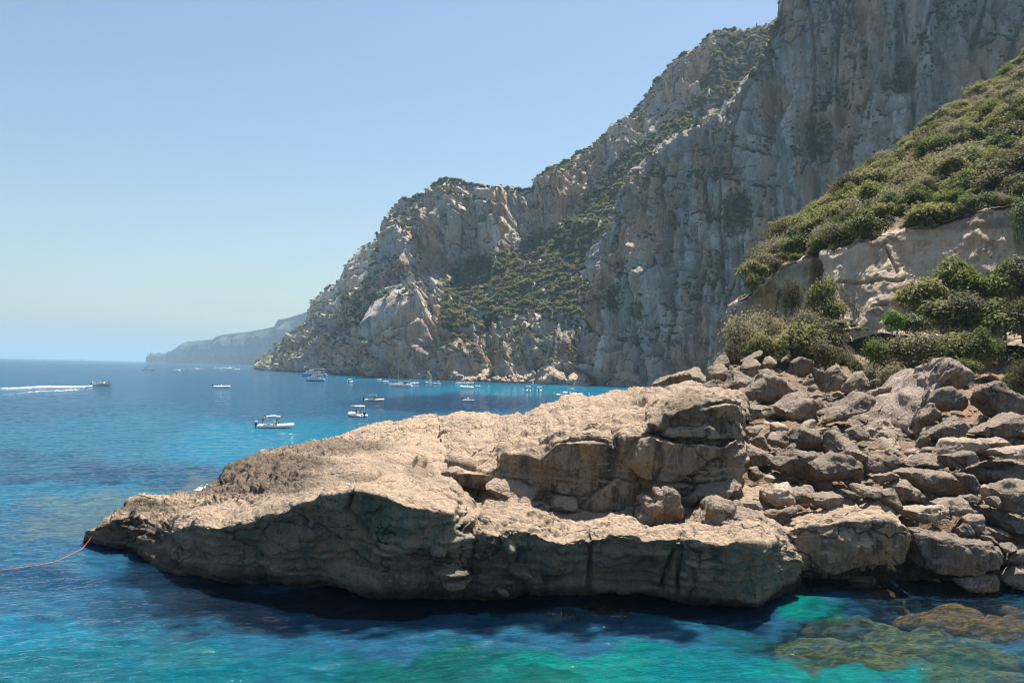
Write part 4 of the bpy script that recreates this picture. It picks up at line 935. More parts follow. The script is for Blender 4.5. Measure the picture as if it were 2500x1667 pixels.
SHORE = [ # rocks along the far waterline
 ("618,898 630,885 645,880 660,890", "618,900 640,904 660,900", .6, 1450, BP, "low tan rock at the very tip of the promontory"),
 ("652,900 660,893 672,891 682,900", "652,903 670,906 682,904", .6, 1400, BP, "small tan rock islet off the promontory's tip"),
 ("685,900 692,884 705,878 718,884 730,890 745,892 765,900", "685,904 720,909 765,911", .7, 1180, BP, "rounded sunlit tan rock mass at the foot of the promontory"),
 ("700,885 712,874 728,874 735,886", "700,890 720,892 735,890", .6, 1200, BP, "smooth tan dome above the rounded rock mass"),
 ("740,900 752,872 768,858 775,880 782,900", "740,908 765,911 782,912", .5, 1120, BP, "steep orange-tan rock rib above the tour boats"),
 ("815,910 830,893 838,884 848,892 860,908", "815,911 840,914 862,914", .6, 960, BP, "sunlit triangular tan rock right of the tour boats"),
 ("895,915 915,897 930,890 934,900 945,914", "895,917 920,920 945,921", .5, 830, BP, "leaning pale slab with boulders above the yacht's bow"),
 ("948,918 960,908 985,902 1005,902 1014,912 1018,920", "948,922 980,925 1018,925", .8, 770, BP, "broad smooth sunlit slab behind the blue-white yacht"),
 ("1008,918 1018,902 1028,912 1040,922", "1008,924 1025,926 1040,926", .3, 750, B, "dark pointed rock right of the broad sunlit slab"),
 ("1036,918 1048,908 1056,918 1075,924", "1036,926 1055,927 1075,928", .4, 735, B, "brown pointed shore rock, second from the sunlit slab"),
 ("1082,924 1100,912 1118,906 1128,914 1134,926", "1082,928 1110,929 1134,929", .4, 715, B, "humped brown shore rock behind the small motor boats"),
 ("1135,924 1150,914 1158,920 1170,928", "1135,929 1155,930 1170,931", .4, 700, BP, "pale round rock at the shore left of the rubble beach"),
 ("1165,918 1185,902 1205,896 1215,904 1205,918", "1165,926 1185,924 1205,922", .7, 700, BP, "sloping tan slab at the top of the rubble beach"),
 ("1320,930 1335,908 1350,894 1362,912 1385,925 1400,930", "1320,939 1360,941 1400,941", .7, 622, BP, "whitish cone-shaped rock buttress at the waterline below the wall"),
 ("1385,932 1400,912 1415,908 1430,922 1445,932", "1385,941 1415,942 1445,943", .6, 612, BP, "whitish craggy rock right of the cone-shaped buttress"),
 ("1502,935 1512,905 1522,885 1532,900 1548,915 1562,930", "1502,944 1530,946 1562,946", .6, 590, BP, "white triangular rock at the waterline just left of the near boulders"),
]
for i, (tp, bt, k, D, mm, lab) in enumerate(SHORE):
    o, _ = rock('shore_rock', tp, bt, k, D * .968, ZR, 700 + i * 3, M['cliff'] if mm == B else M['shore'], 2.0, clip=5, res=1.0)
    tag(o, lab, 'rock', 'rocks along the far shore')
_rr = np.random.default_rng(9)
for i in range(46):
    x = _rr.uniform(1178, 1312); y = _rr.uniform(908, 930) + (x - 1180) * .03; w_ = _rr.uniform(5, 12); hgt = w_ * _rr.uniform(.55, .8)
    o, _ = rock('shore_rock', f"{x-w_/2},{y} {x-w_/4},{y-hgt*.8} {x+w_*.1},{y-hgt} {x+w_/2},{y}", f"{x-w_/2},{y+1} {x},{y+hgt*.3} {x+w_/2},{y+1}", .6, 650 - (y - 918) * 1.5, ZR, 760 + i, M['shore'], 1.5, clip=4, res=.8)
    tag(o, f"pale tumbled block in the rubble beach below the wood, {'upper' if y < 919 else 'lower'} row, {'left' if x < 1245 else 'right'} half", 'rock', f"rubble beach blocks {'upper' if y < 919 else 'lower'} {'left' if x < 1245 else 'right'}")

# filler stones of the rockfall: shared meshes
def ico_rock(seed, sub=3):
    bm = bmesh.new(); bmesh.ops.create_icosphere(bm, subdivisions=sub, radius=1.0)
    rng = np.random.default_rng(seed)
    P = np.array([v.co for v in bm.verts]); P *= np.array([1, rng.uniform(.6, .9), rng.uniform(.5, .8)])
    for _ in range(11):
        n = rng.normal(size=3); n /= np.linalg.norm(n); s = P @ n; d = np.percentile(s, rng.uniform(72, 90))
        P = P - np.maximum(s - d, 0)[:, None] * n * .9
    n = P / np.linalg.norm(P, axis=1)[:, None]
    P = P + n * (0.08 * fbm(P * 2.2 + seed, 3, seed))[:, None]
    for v, p in zip(bm.verts, P): v.co = p
    for f in bm.faces: f.smooth = True
    me = bpy.data.meshes.new('stone'); bm.to_mesh(me); bm.free()
    return me
STONES = [ico_rock(s) for s in range(5)]
for k, s in enumerate(STONES): s.materials.append(M[[B, BG, B, BP, BG][k]])
n_st = 0
rng = np.random.default_rng(5)
while n_st < 210:
    px = rng.uniform(1560, 2560); D = rng.choice([rng.uniform(43.5, 60), rng.uniform(60, 96)])
    if px < 1880 and D < 50: continue
    if D > 80 and px < 1700: continue
    p = atz(px, D, gz(px, D))
    s = rng.uniform(.35, 1.15) * (0.8 + D / 140)
    o = link('stone', STONES[rng.integers(5)]); o.location = tuple(p + np.array([0, 0, s * .25]))
    o.scale = (s * rng.uniform(.8, 1.3), s * rng.uniform(.8, 1.2), s * rng.uniform(.6, 1)); o.rotation_euler = (rng.uniform(-.4, .4), rng.uniform(-.4, .4), rng.uniform(0, 6.3))
    zone = 'near the water' if D < 50 else ('in the middle of the rockfall' if D < 68 else 'on the slope below the bushes')
    tn = {B: 'brown', BG: 'grey', BP: 'pale'}[[B, BG, B, BP, BG][STONES.index(o.data)]]; sz = 'small' if s < .75 else 'middling'; sd_ = 'at the left' if px < 1880 else ('at the right' if px > 2230 else 'at the centre')
    tag(o, f'{sz} {tn} stone between boulders {zone}, {sd_}', 'stone', f'{sz} {tn} stones {zone}, {sd_}')
    n_st += 1

# ------------------------------------------------------------------ scattered stuff by geometry nodes
def gn_scatter(name, pts, scl, sources, label=None, cat=None, flat=0.8, kindv=None):
    n = len(pts)
    me = bpy.data.meshes.new(name); me.vertices.add(n); me.vertices.foreach_set('co', np.asarray(pts, np.float32).ravel())
    rot = np.zeros((n, 3), np.float32); rot[:, 2] = RNG.uniform(0, 6.28, n)
    s3 = np.stack([scl * RNG.uniform(.85, 1.25, n), scl * RNG.uniform(.85, 1.25, n), scl * flat * RNG.uniform(.8, 1.2, n)], -1)
    attr(me, 'rot', rot, 'FLOAT_VECTOR'); attr(me, 'scl', s3, 'FLOAT_VECTOR')
    attr(me, 'pick', RNG.integers(0, len(sources), n) if kindv is None else kindv, 'INT')
    o = link(name, me)
    g = bpy.data.node_groups.new(name + '_nodes', 'GeometryNodeTree')
    g.interface.new_socket('Geometry', in_out='INPUT', socket_type='NodeSocketGeometry'); g.interface.new_socket('Geometry', in_out='OUTPUT', socket_type='NodeSocketGeometry')
    gi = g.nodes.new('NodeGroupInput'); go = g.nodes.new('NodeGroupOutput')
    m2p = g.nodes.new('GeometryNodeMeshToPoints'); iop = g.nodes.new('GeometryNodeInstanceOnPoints'); jn = g.nodes.new('GeometryNodeJoinGeometry')
    for s in sources:
        oi = g.nodes.new('GeometryNodeObjectInfo'); oi.inputs['Object'].default_value = s; oi.inputs['As Instance'].default_value = True
        oi.transform_space = 'ORIGINAL'
        g.links.new(oi.outputs['Geometry'], jn.inputs[0])
    def na(nm, t):
        a = g.nodes.new('GeometryNodeInputNamedAttribute'); a.data_type = t; a.inputs['Name'].default_value = nm; return a.outputs['Attribute']
    g.links.new(gi.outputs[0], m2p.inputs[0]); g.links.new(m2p.outputs[0], iop.inputs['Points']); g.links.new(jn.outputs[0], iop.inputs['Instance'])
    iop.inputs['Pick Instance'].default_value = True
    g.links.new(na('pick', 'INT'), iop.inputs['Instance Index'])
    e2r = g.nodes.new('FunctionNodeEulerToRotation'); g.links.new(na('rot', 'FLOAT_VECTOR'), e2r.inputs[0]); g.links.new(e2r.outputs[0], iop.inputs['Rotation'])
    g.links.new(na('scl', 'FLOAT_VECTOR'), iop.inputs['Scale']); g.links.new(iop.outputs[0], go.inputs[0])
    md = o.modifiers.new('scatter', 'NODES'); md.node_group = g
    return tag(o, label, cat, kind='stuff')

# gravel and rubble between the boulders
_n = 5200; _px = RNG.uniform(1560, 2620, _n); _D = RNG.uniform(43.5, 100, _n); _k = ~((_px < 1880) & (_D < 48)) & ~((_D > 84) & (_px < 1760))
_P = atz(_px[_k], _D[_k], gz(_px[_k], _D[_k])); _src = []
for k in range(5):
    for o in C.objects:
        if o.name.startswith('stone') and o.data == STONES[k]: _src.append(o); break
gn_scatter('rubble', _P + np.array([0, 0, .1]), RNG.uniform(.09, .42, len(_P)) , _src, flat=.8)

# ------------------------------------------------------------------ vegetation
def leaf_cloud(seed, n, leaf, lobes=12, flat=0.8, spiky=0.0, hollow=0.8):
    rng = np.random.default_rng(seed)
    c = rng.normal(size=(lobes, 3)); c /= np.linalg.norm(c, axis=1)[:, None]; c *= rng.uniform(.25, .68, (lobes, 1)); c[:, 2] = np.abs(c[:, 2]) * flat
    r = rng.uniform(.26, .46, lobes)
    k = rng.integers(0, lobes, n)
    d = rng.normal(size=(n, 3)); d /= np.linalg.norm(d, axis=1)[:, None]; d[:, 2] = np.where(rng.random(n) < .7, np.abs(d[:, 2]), d[:, 2])
    rr = rng.uniform(hollow - .25, 1.08, n) + spiky * rng.random(n) ** 4
    P = c[k] + d * (r[k] * rr)[:, None]; P[:, 2] += 0.18
    nrm = d + rng.normal(size=(n, 3)) * .45 + np.array([.25, .2, .85]); nrm /= np.linalg.norm(nrm, axis=1)[:, None]
    t = np.cross(nrm, rng.normal(size=(n, 3))); t /= np.linalg.norm(t, axis=1)[:, None]; b = np.cross(nrm, t)
    s = (leaf * rng.uniform(.6, 1.4, n))[:, None]
    V = np.stack([P - t * s, P + b * s * .55 + nrm * s * .2, P + t * s, P - b * s * .55 + nrm * s * .1], 1)
    return V.reshape(-1, 3), np.arange(4 * n).reshape(-1, 4)

def tubes(segs, sides=5):
    V, Fc = [], []
    for a, b, ra, rb in segs:
        a, b = Vector(a), Vector(b); d = (b - a).normalized(); x = d.orthogonal().normalized(); y = d.cross(x); o = len(V)
        for q, r in ((a, ra), (b, rb)):
            for i in range(sides):
                an = 2 * PI * i / sides; V.append(tuple(q + x * math.cos(an) * r + y * math.sin(an) * r))
        for i in range(sides): Fc.append((o + i, o + (i + 1) % sides, o + sides + (i + 1) % sides, o + sides + i))
    return V, Fc

def trunk_mesh(seed, h=0.55, r=0.06, spread=.5):
    rng = random.Random(seed); segs = []
    p = Vector((0, 0, -.25)); q = Vector((rng.uniform(-.08, .08), rng.uniform(-.08, .08), h * .5)); segs.append((p, q, r, r * .75))
    for i in range(5):
        a = rng.uniform(0, 6.28); e = q + Vector((math.cos(a) * spread * rng.uniform(.5, 1), math.sin(a) * spread * rng.uniform(.5, 1), h * rng.uniform(.5, 1.1)))
        m = (q + e) / 2 + Vector((0, 0, .06)); segs += [(q, m, r * .6, r * .4), (m, e, r * .4, r * .18)]
        for j in range(2):
            e2 = e + Vector((rng.uniform(-.3, .3), rng.uniform(-.3, .3), rng.uniform(0, .25))); segs.append((e, e2, r * .2, r * .07))
    V, Fc = tubes(segs); me = mesh_from('trunk', V, Fc); me.materials.append(M['bark']); return me

def crown_mesh(seed, n, leaf, mat, **kw):
    V, Fc = leaf_cloud(seed, n, leaf, **kw); me = mesh_from('crown', V, Fc, smooth=False); me.materials.append(M[mat]); return me

TRUNKS = [trunk_mesh(s) for s in range(3)]
CR = {m: [crown_mesh(40 + i + 10 * j, nn, lf, m, spiky=sp) for i in range(2 if m not in ('leaf_olive',) else 4)]
      for j, (m, nn, lf, sp) in enumerate([('leaf_far', 1300, .085, .2), ('leaf_olive', 2600, .062, .3), ('leaf_green', 2800, .052, .3), ('leaf_grey', 2600, .05, .9), ('leaf_dark', 2400, .055, .6), ('leaf_bright', 2000, .06, .2), ('leaf_pale', 1500, .075, .3)])}

def plant(kind, p, r, h, mat, label, cat, group=None, seed=0):
    rng = random.Random(int(seed) * 31 + 7)
    e = bpy.data.objects.new(kind, None); C.objects.link(e); e.location = tuple(p); e.rotation_euler = (0, 0, rng.uniform(0, 6.28)); e.scale = (r, r, h)
    e.empty_display_size = .1
    link('trunk', TRUNKS[rng.randrange(3)], e)
    link('crown', rng.choice(CR[mat]), e)
    tag(e, label, cat, group)
    return e

# trees of the wooded slope: the 280 that show largest, the rest as stuff
nr, ncx = 128, SLP.shape[1]
cand = []
rng = np.random.default_rng(77)
pts = SLP[6:132].reshape(-1, 3); px, py = proj(pts)
ordr = rng.permutation(len(pts)); keep = []; kp = []
for i in ordr:
    if px[i] < 1840 or px[i] > 2640: continue
    q = pts[i]
    if kp:
        dd = np.hypot(np.array([a[0] for a in kp]) - q[0], np.array([a[1] for a in kp]) - q[1])
        if dd.min() < 2.5: continue
    kp.append(q)
    if len(kp) > 900: break
kp = sorted(kp, key=lambda q: q[1])
bare = "2080,580 2200,530 2250,545 2180,575"
many_p, many_s = [], []
nt_ = 0
for i, q in enumerate(kp):
    x, y = proj(np.array(q)); x = float(x); y = float(y)
    if inside(bare, np.array([x]), np.array([y]))[0] and rng.random() < .6: continue
    top_edge = y < float(SIL(x)) + 26; low = y > float(BAND_TOP(x)) - 34
    r = rng.uniform(1.3, 3.9) if rng.random() < .8 else rng.uniform(3, 4.4); h = r * rng.uniform(.85, 1.3)
    mat = rng.choice(['leaf_olive', 'leaf_olive', 'leaf_olive', 'leaf_grey', 'leaf_green', 'leaf_dark'] if not low else ['leaf_olive', 'leaf_dark', 'leaf_green', 'leaf_grey'])
    if nt_ < 285 and (x > 1840 and x < 2540) and y < 700:
        side = 'far left' if x < 1950 else ('left' if x < 2080 else ('centre' if x < 2220 else ('right' if x < 2370 else 'far right')))
        fy_ = (y - float(SIL(x))) / (float(BAND_TOP(x)) - float(SIL(x)) + 1e-6); hb = 'upper' if fy_ < .38 else ('middle' if fy_ < .68 else 'lower')
        tone = {'leaf_olive': 'olive-green', 'leaf_grey': 'grey-green', 'leaf_green': 'fresh green', 'leaf_dark': 'dark brownish-green'}[mat]
        big = 'small' if r < 2.1 else ('large' if r > 2.8 else 'medium-sized')
        where = 'on the skyline' if top_edge else ('fringing the tan rock band' if low else f'in the {hb} wood')
        plant('holm_oak', q + np.array([0, 0, .1]), r, h, mat, f'{big} {tone} holm oak {where}, {side} of the near hillside', 'tree', f'{big} {tone} holm oaks {where}, {side}', i)
        nt_ += 1
    else:
        many_p.append(q); many_s.append(r)
src_tree = [link('holm_oak', m) for m in CR['leaf_olive'][:1] + CR['leaf_green'][:1] + CR['leaf_grey'][:1]]
for k, s in enumerate(src_tree):
    x, y, D = [(1872, 640, 128), (2120, 560, 112), (2440, 500, 104)][k]
    s.location = tuple(at(x, y, D)); s.scale = (1.5, 1.5, 1.4)
    tag(s, ['low rounded holm oak bush at the left nose of the near hillside', 'low green bush on the middle of the rock band edge', 'grey-green bush on the rock band edge near the right side'][k], 'bush')
if many_p: gn_scatter('woodland', np.array(many_p), np.array(many_s), src_tree)

# cliff scrub: one stuff object
lowb = []
for k, (m, sd) in enumerate([('leaf_far', 3), ('leaf_olive', 4), ('leaf_green', 5)]):
    V, Fc = leaf_cloud(sd, 260, .17, lobes=7)
    me = mesh_from('cliff_bush', V, Fc, smooth=False); me.materials.append(M[m])
    o = link('cliff_bush', me); o.scale = (3, 3, 2.6)
    o.location = tuple([at(1215, 700, 800), at(1330, 640, 790), at(1260, 660, 800)][k] + np.array([0, -40, 4]))
    tag(o, ['dark evergreen scrub bush at the left of the cliff-foot wood', 'olive scrub bush in the upper part of the cliff-foot wood', 'green scrub bush in the middle of the cliff-foot wood'][k], 'bush')
    lowb.append(o)
vp = np.concatenate([v[0] for v in VEG]); vs = np.concatenate([v[1] for v in VEG])
print('cliff scrub', len(vp))
gn_scatter('cliff_scrub', vp - np.array([0, 0, .3]), vs, lowb, flat=.95)

# the larger trees of the wood at the cliff foot
rb = np.random.default_rng(321); nn_ = 0
fp = VEG[3][0]; qx, qy = proj(fp)
for i in rb.permutation(len(fp)):
    if nn_ >= 150: break
    x, y = qx[i], qy[i]
    if y < 540 and rb.random() < .5: continue
    rr_ = rb.uniform(4.0, 6.5) * (.75 if y < 540 else 1); mt = rb.choice(['leaf_far', 'leaf_far', 'leaf_olive', 'leaf_green', 'leaf_dark'])
    tone = {'leaf_far': 'light olive', 'leaf_olive': 'olive', 'leaf_green': 'green', 'leaf_dark': 'dark'}[mt]
    where = 'in the gully climbing between the cliffs' if y < 540 else ('in the upper half of the wood at the cliff foot' if y < 680 else 'in the lower half of the wood at the cliff foot')
    lr = 'left side' if x < 1270 else 'right side'
    plant('cliff_tree', fp[i] + np.array([0, -1.5, 0]), rr_, rr_ * rb.uniform(.8, 1.05), mt, f'{tone} tree {where}, {lr}', 'tree', f'{tone} trees {where}, {lr}', seed=2000 + i); nn_ += 1

BUSH = [ # px, py(base), D, half width px, height px, material, label
 (2250, 745, 96, 58, 80, 'leaf_olive', 'bush|rounded olive bush against the tan rock band, left of the tall dark ones'), (2325, 700, 97, 62, 85, 'leaf_green', 'bush|green bush rising highest against the middle of the rock band'),
 (2395, 720, 95, 60, 70, 'leaf_green', 'bush|bright green mound right of the highest bush'), (2465, 720, 93, 58, 100, 'leaf_green', 'bush|tall green bush near the right edge below the rock band'),
 (2520, 700, 92, 60, 90, 'leaf_dark', 'bush|dark bush cut by the right edge below the rock band'), (2190, 800, 90, 36, 50, 'leaf_bright', 'bush|vivid yellow-green bush at the left end of the right thicket'),
 (2300, 790, 92, 65, 75, 'leaf_olive', 'bush|olive bush in the heart of the right thicket'), (2360, 770, 91, 60, 65, 'leaf_dark', 'bush|dark olive bush behind the heart of the right thicket'),
 (2430, 800, 89, 65, 80, 'leaf_green', 'bush|green bush above the tall grey-tan boulder'), (2500, 800, 88, 60, 85, 'leaf_dark', 'bush|dark bush at the right edge above the earth bank'),
 (2150, 880, 84, 42, 75, 'leaf_green', 'bush|upright green bush at the lower left corner of the right thicket'), (2210, 880, 83, 55, 75, 'leaf_grey', 'bush|feathery grey-brown bush spilling over the rocks'),
 (2265, 870, 83, 55, 70, 'leaf_grey', 'bush|pale feathery bush right of the grey-brown one'), (2175, 940, 79, 45, 65, 'leaf_grey', 'bush|dry brown bush lowest on the pale spine\'s left'),
 (2330, 870, 82, 62, 80, 'leaf_olive', 'bush|olive bush above the top of the pale spine'), (2395, 860, 81, 45, 70, 'leaf_green', 'bush|green bush left of the tall grey-tan boulder'),
 (2290, 920, 79, 48, 48, 'leaf_dark', 'bush|low dark bush at the head of the pale spine'), (2350, 905, 79, 40, 40, 'leaf_green', 'bush|small green bush beside the head of the pale spine'),
 (2490, 960, 74, 35, 100, 'leaf_dark', 'bush|dark green bush at the right edge over the earth bank'), (2235, 800, 91, 38, 50, 'leaf_pale', 'bush|thin pale bush over the vivid green one'),
 (2260, 740, 98, 50, 60, 'leaf_grey', 'bush|wispy grey bush against the base of the rock band'),
 (1815, 860, 100, 46, 110, 'leaf_grey', 'bush|tall grey-olive bush at the left end of the left thicket'), (1862, 880, 97, 44, 80, 'leaf_olive', 'bush|olive bush above the notched tan boulder'),
 (1870, 820, 103, 42, 70, 'leaf_grey', 'bush|greyish bush below the red overhang'), (1785, 885, 98, 30, 50, 'leaf_dark', 'bush|low dark bush beside the grey skyline boulder'),
 (1905, 890, 95, 28, 40, 'leaf_green', 'bush|small yellow-green bush at the left thicket\'s foot'), (1955, 865, 97, 62, 95, 'leaf_olive', 'bush|broad dark-olive bush in the middle of the left thicket'),
 (2000, 850, 99, 55, 90, 'leaf_dark', 'bush|brownish-green bush right of the broad olive one'), (2015, 880, 92, 42, 60, 'leaf_dark', 'bush|shadowed bush behind the little pale tree'),
 (1935, 760, 108, 26, 95, 'leaf_dark', 'tree|dark brown-tinged juniper in front of the red overhang'), (2010, 755, 105, 40, 110, 'leaf_olive', 'tree|tall grey-green oak in the notch of the rock band'),
 (2030, 775, 103, 38, 60, 'leaf_olive', 'bush|low olive bush at the foot of the notch oak'), (1968, 800, 102, 36, 50, 'leaf_grey', 'bush|thin grey bush under the juniper'),
 (2087, 905, 84, 20, 32, 'leaf_green', 'bush|little green bush beside the upright slab'), (2035, 800, 100, 30, 30, 'leaf_pale', 'bush|pale dry bush by the base of the rock band'),
 (1845, 665, 124, 30, 40, 'leaf_olive', 'bush|olive bush on the prow of the near hillside'), (1836, 700, 122, 18, 40, 'leaf_olive', 'bush|lowest olive bush at the tip of the hillside\'s prow'), (2515, 560, 96, 40, 120, 'leaf_pale', 'tree|pale leaning tree at the right edge across the rock band'),
]
for i, (x, y, D, hw, hh, mat, lab) in enumerate(BUSH):
    cat, lb = lab.split('|'); r = hw * D / F; h = hh * D / F / 1.15
    plant('bush' if cat == 'bush' else 'small_tree', at(x, y, D) - np.array([0, 0, .22 * h]), r * 1.25, h * 1.2, mat, lb, cat, seed=500 + i)
rb = np.random.default_rng(123)
TONE = {'leaf_olive': 'olive', 'leaf_grey': 'grey-brown', 'leaf_green': 'green', 'leaf_dark': 'dark'}
for i in range(135):
    if i >= 120: x, D, where = rb.uniform(2440, 2580), rb.uniform(70, 84), 'over the orange earth bank at the right edge'
    elif i < 70: x, D, where = rb.uniform(2125, 2570), rb.uniform(84, 106), 'in the right thicket under the rock band'
    elif i < 96: x, D, where = rb.uniform(1775, 2075), rb.uniform(96, 108), 'in the left thicket behind the skyline boulders'
    else: x = rb.uniform(1840, 2560); D = float(BAND_D(x)) + 1.5; where = 'on the upper rim of the rock band'
    if i < 70 and x < 2200 and D < 90: continue
    if i < 70 and x > 2380 and D < 92: continue
    p = atz(x, D, gz(x, D)) if i < 96 or i >= 120 else at(x, float(BAND_TOP(x)), D)
    rr_ = rb.uniform(1.3, 2.5) if i < 96 else rb.uniform(.8, 1.7); hh_ = rr_ * rb.uniform(.8, 1.25)
    mt = rb.choice(list(TONE)); sz = 'small' if rr_ < 1.7 else 'large'
    if i >= 120: pos = 'low on it' if D < 76 else 'high on it'
    elif where.startswith('in the right'): pos = 'its left half' if x < 2300 else 'its right half'
    elif where.startswith('in the left'): pos = 'its left half' if x < 1920 else 'its right half'
    else: pos = 'left stretch' if x < 2150 else 'right stretch'
    plant('bush', p - np.array([0, 0, .2 * hh_]), rr_, hh_, mt, f'{sz} {TONE[mt]} bush {where}, {pos}', 'bush', f'{sz} {TONE[mt]} bushes {where}, {pos}', seed=900 + i)

def pale_tree():
    base = Vector(at(2080, 892, 86)); sc = 86 / F
    e = bpy.data.objects.new('fig_tree', None); C.objects.link(e); e.location = base
    tag(e, 'slender pale-green tree with a bare curved trunk above the upright slab', 'tree')
    P = lambda x, y, dy=0: Vector(((x - 2080) * sc, dy, (892 - y) * sc))
    br = [((2080, 892), (2072, 862), .10, .09), ((2072, 862), (2058, 835), .09, .07), ((2058, 835), (2040, 815), .06, .04), ((2058, 835), (2062, 805), .06, .04), ((2058, 835), (2085, 815), .06, .04), ((2040, 815), (2028, 800), .04, .02), ((2062, 805), (2055, 795), .04, .02), ((2085, 815), (2100, 808), .04, .02), ((2062, 805), (2078, 797), .03, .02)]
    V, Fc = tubes([(P(*a), P(*b), r0, r1) for a, b, r0, r1 in br], 6); me = mesh_from('trunk', V, Fc); me.materials.append(plain('bark_pale', (.3, .27, .23), .9)); link('trunk', me, e)
    Vs, Fs, o = [], [], 0
    for j, (x, y) in enumerate([(2028, 800), (2040, 812), (2050, 793), (2062, 800), (2078, 797), (2090, 808), (2102, 806), (2070, 810)]):
        V, Fc = leaf_cloud(800 + j, 130, .22, lobes=5, flat=.5); V = V * np.array([.85, .85, .42]) + np.array(P(x, y, random.uniform(-.5, .5)))
        Vs.append(V); Fs.append(Fc + o); o += len(V)
    me = mesh_from('crown', np.concatenate(Vs), np.concatenate(Fs), False); me.materials.append(M['leaf_pale']); link('crown', me, e)
pale_tree()

# ------------------------------------------------------------------ submerged rocks
MS = {}
for nm, a, b in [('olive', (0.15, 0.155, 0.085), (0.03, 0.05, 0.035)), ('rust', (0.27, 0.125, 0.025), (0.06, 0.035, 0.012))]:
    t = NT('seaweed_rock_' + nm); n = t.noise(t.pos((.5, 1, 1)), 3.4, 7, .75)
    MS[nm] = t.done(t.pbsdf(t.mix(t.ramp(n, .42, .56), a, b), .8, t.bump(n, .25), .2))
SUB = [(1330, 1497, 75, 12, 'olive', 'olive weedy rock under water below the shelf\'s middle'), (1478, 1481, 50, 10, 'rust', 'rust-brown weedy rock under the shelf\'s overhang'), (1960, 1438, 75, 18, 'rust', 'rust-brown weedy ledge under water left of the rusty pair'),
       (2140, 1428, 115, 17, 'rust', 'upper one of two rust-brown weedy rocks in the cove'), (2310, 1470, 130, 24, 'rust', 'broad rust-brown weedy rock in the middle of the cove'), (2090, 1495, 100, 20, 'olive', 'olive underwater rock right of the bright sand patch'),
       (2080, 1560, 210, 42, 'olive', 'large olive underwater rock slab in the cove'), (2300, 1545, 190, 34, 'olive', 'olive underwater rock right of the large slab'), (2450, 1500, 120, 26, 'rust', 'rusty underwater rock near the right edge'),
       (2430, 1630, 170, 45, 'olive', 'olive underwater rock in the lower right corner'), (2450, 1445, 90, 16, 'rust', 'brown awash rock below the half-awash boulder'), (2230, 1515, 120, 20, 'olive', 'olive underwater ridge below the broad rusty rock'), (1330, 1662, 110, 14, 'olive', 'dim green underwater rock at the bottom edge'), (1880, 1545, 90, 22, 'olive', 'pale green underwater rock end left of the large slab')]
for i, (x, y, rx, ry, mm, lab) in enumerate(SUB):
    p = water(x, y); D = p[1]; sx = rx * D / F * (1.15 if mm == 'olive' else .92); sy = float(water(x, y - ry)[1] - water(x, y + ry)[1]) * .55
    bm = bmesh.new(); bmesh.ops.create_icosphere(bm, subdivisions=4, radius=1.0)
    P = np.array([v.co for v in bm.verts]); n = P / np.linalg.norm(P, axis=1)[:, None]
    P = P * np.array([sx, sy, .9]); P = P + n * (0.35 * fbm(P / 1.6 + i * 5, 4, 60 + i, ridged=True))[:, None] - n * .2
    for v, q in zip(bm.verts, P): v.co = q
    for f in bm.faces: f.smooth = True
    me = bpy.data.meshes.new('submerged_rock'); bm.to_mesh(me); bm.free(); me.materials.append(MS[mm])
    o = link('submerged_rock', me); o.location = (p[0], D, -1.45 if mm == 'olive' else -1.3); o.rotation_euler = (0, 0, -.12)
    tag(o, lab, 'rock', 'weedy rocks under the clear water')

# ------------------------------------------------------------------ boats
MB = {'white': plain('boat_white', (.78, .77, .74), .35, var=.03), 'cream': plain('boat_cream', (.66, .58, .46), .4, var=.05), 'grey': plain('boat_grey', (.30, .32, .35), .5),
      'dark': plain('boat_dark', (.03, .035, .05), .5), 'black': plain('engine_black', (.02, .02, .022), .35), 'blue': plain('hull_blue', (.10, .32, .55), .35, var=.05),
      'canvas': plain('canvas_white', (.80, .79, .77), .8, var=.03), 'bluegrey': plain('canvas_bluegrey', (.45, .48, .55), .8), 'navy': plain('canvas_navy', (.02, .03, .10), .8), 'metal': plain('steel_tube', (.6, .6, .6), .3, .9),
      'deck': plain('deck_tan', (.45, .33, .2), .7), 'window': plain('window_dark', (.02, .03, .04), .15), 'skin': plain('skin_tanned', (.42, .22, .14), .6), 'hair': plain('hair_dark', (.03, .02, .015), .7),
      'swim_dark': plain('swimwear_dark', (.02, .02, .04), .8), 'swim_red': plain('swimwear_red', (.45, .05, .05), .8), 'rope': plain('rope_orange', (.55, .13, .05), .7), 'foam': plain('foam', (.85, .87, .88), .7), 'flag': plain('flag_red', (.6, .08, .05), .7), 'teal': plain('hull_teal', (.05, .25, .4), .5)}

def box_bm(bm, c, s, bev=0.0, rz=0.0, taper=1.0):
    r = bmesh.ops.create_cube(bm, size=1.0)
    for v in r['verts']:
        tx = taper if v.co.z > 0 else 1
        v.co = Matrix.Rotation(rz, 3, 'Z') @ Vector((v.co.x * s[0] * tx, v.co.y * s[1] * tx, v.co.z * s[2])) + Vector(c)
    if bev: bmesh.ops.bevel(bm, geom=list({e for v in r['verts'] for e in v.link_edges}), offset=bev, segments=2, affect='EDGES', profile=.6)

def part(name, mat, fn, parent, smooth=False):
    bm = bmesh.new(); fn(bm); me = bpy.data.meshes.new(name); bm.to_mesh(me); bm.free(); me.materials.append(MB[mat])
    if smooth:
        for p in me.polygons: p.use_smooth = True
    return link(name, me, parent)

def tubepart(name, mat, segs, parent, sides=6):
    V, Fc = tubes(segs, sides); me = mesh_from(name, V, Fc); me.materials.append(MB[mat]); return link(name, me, parent)

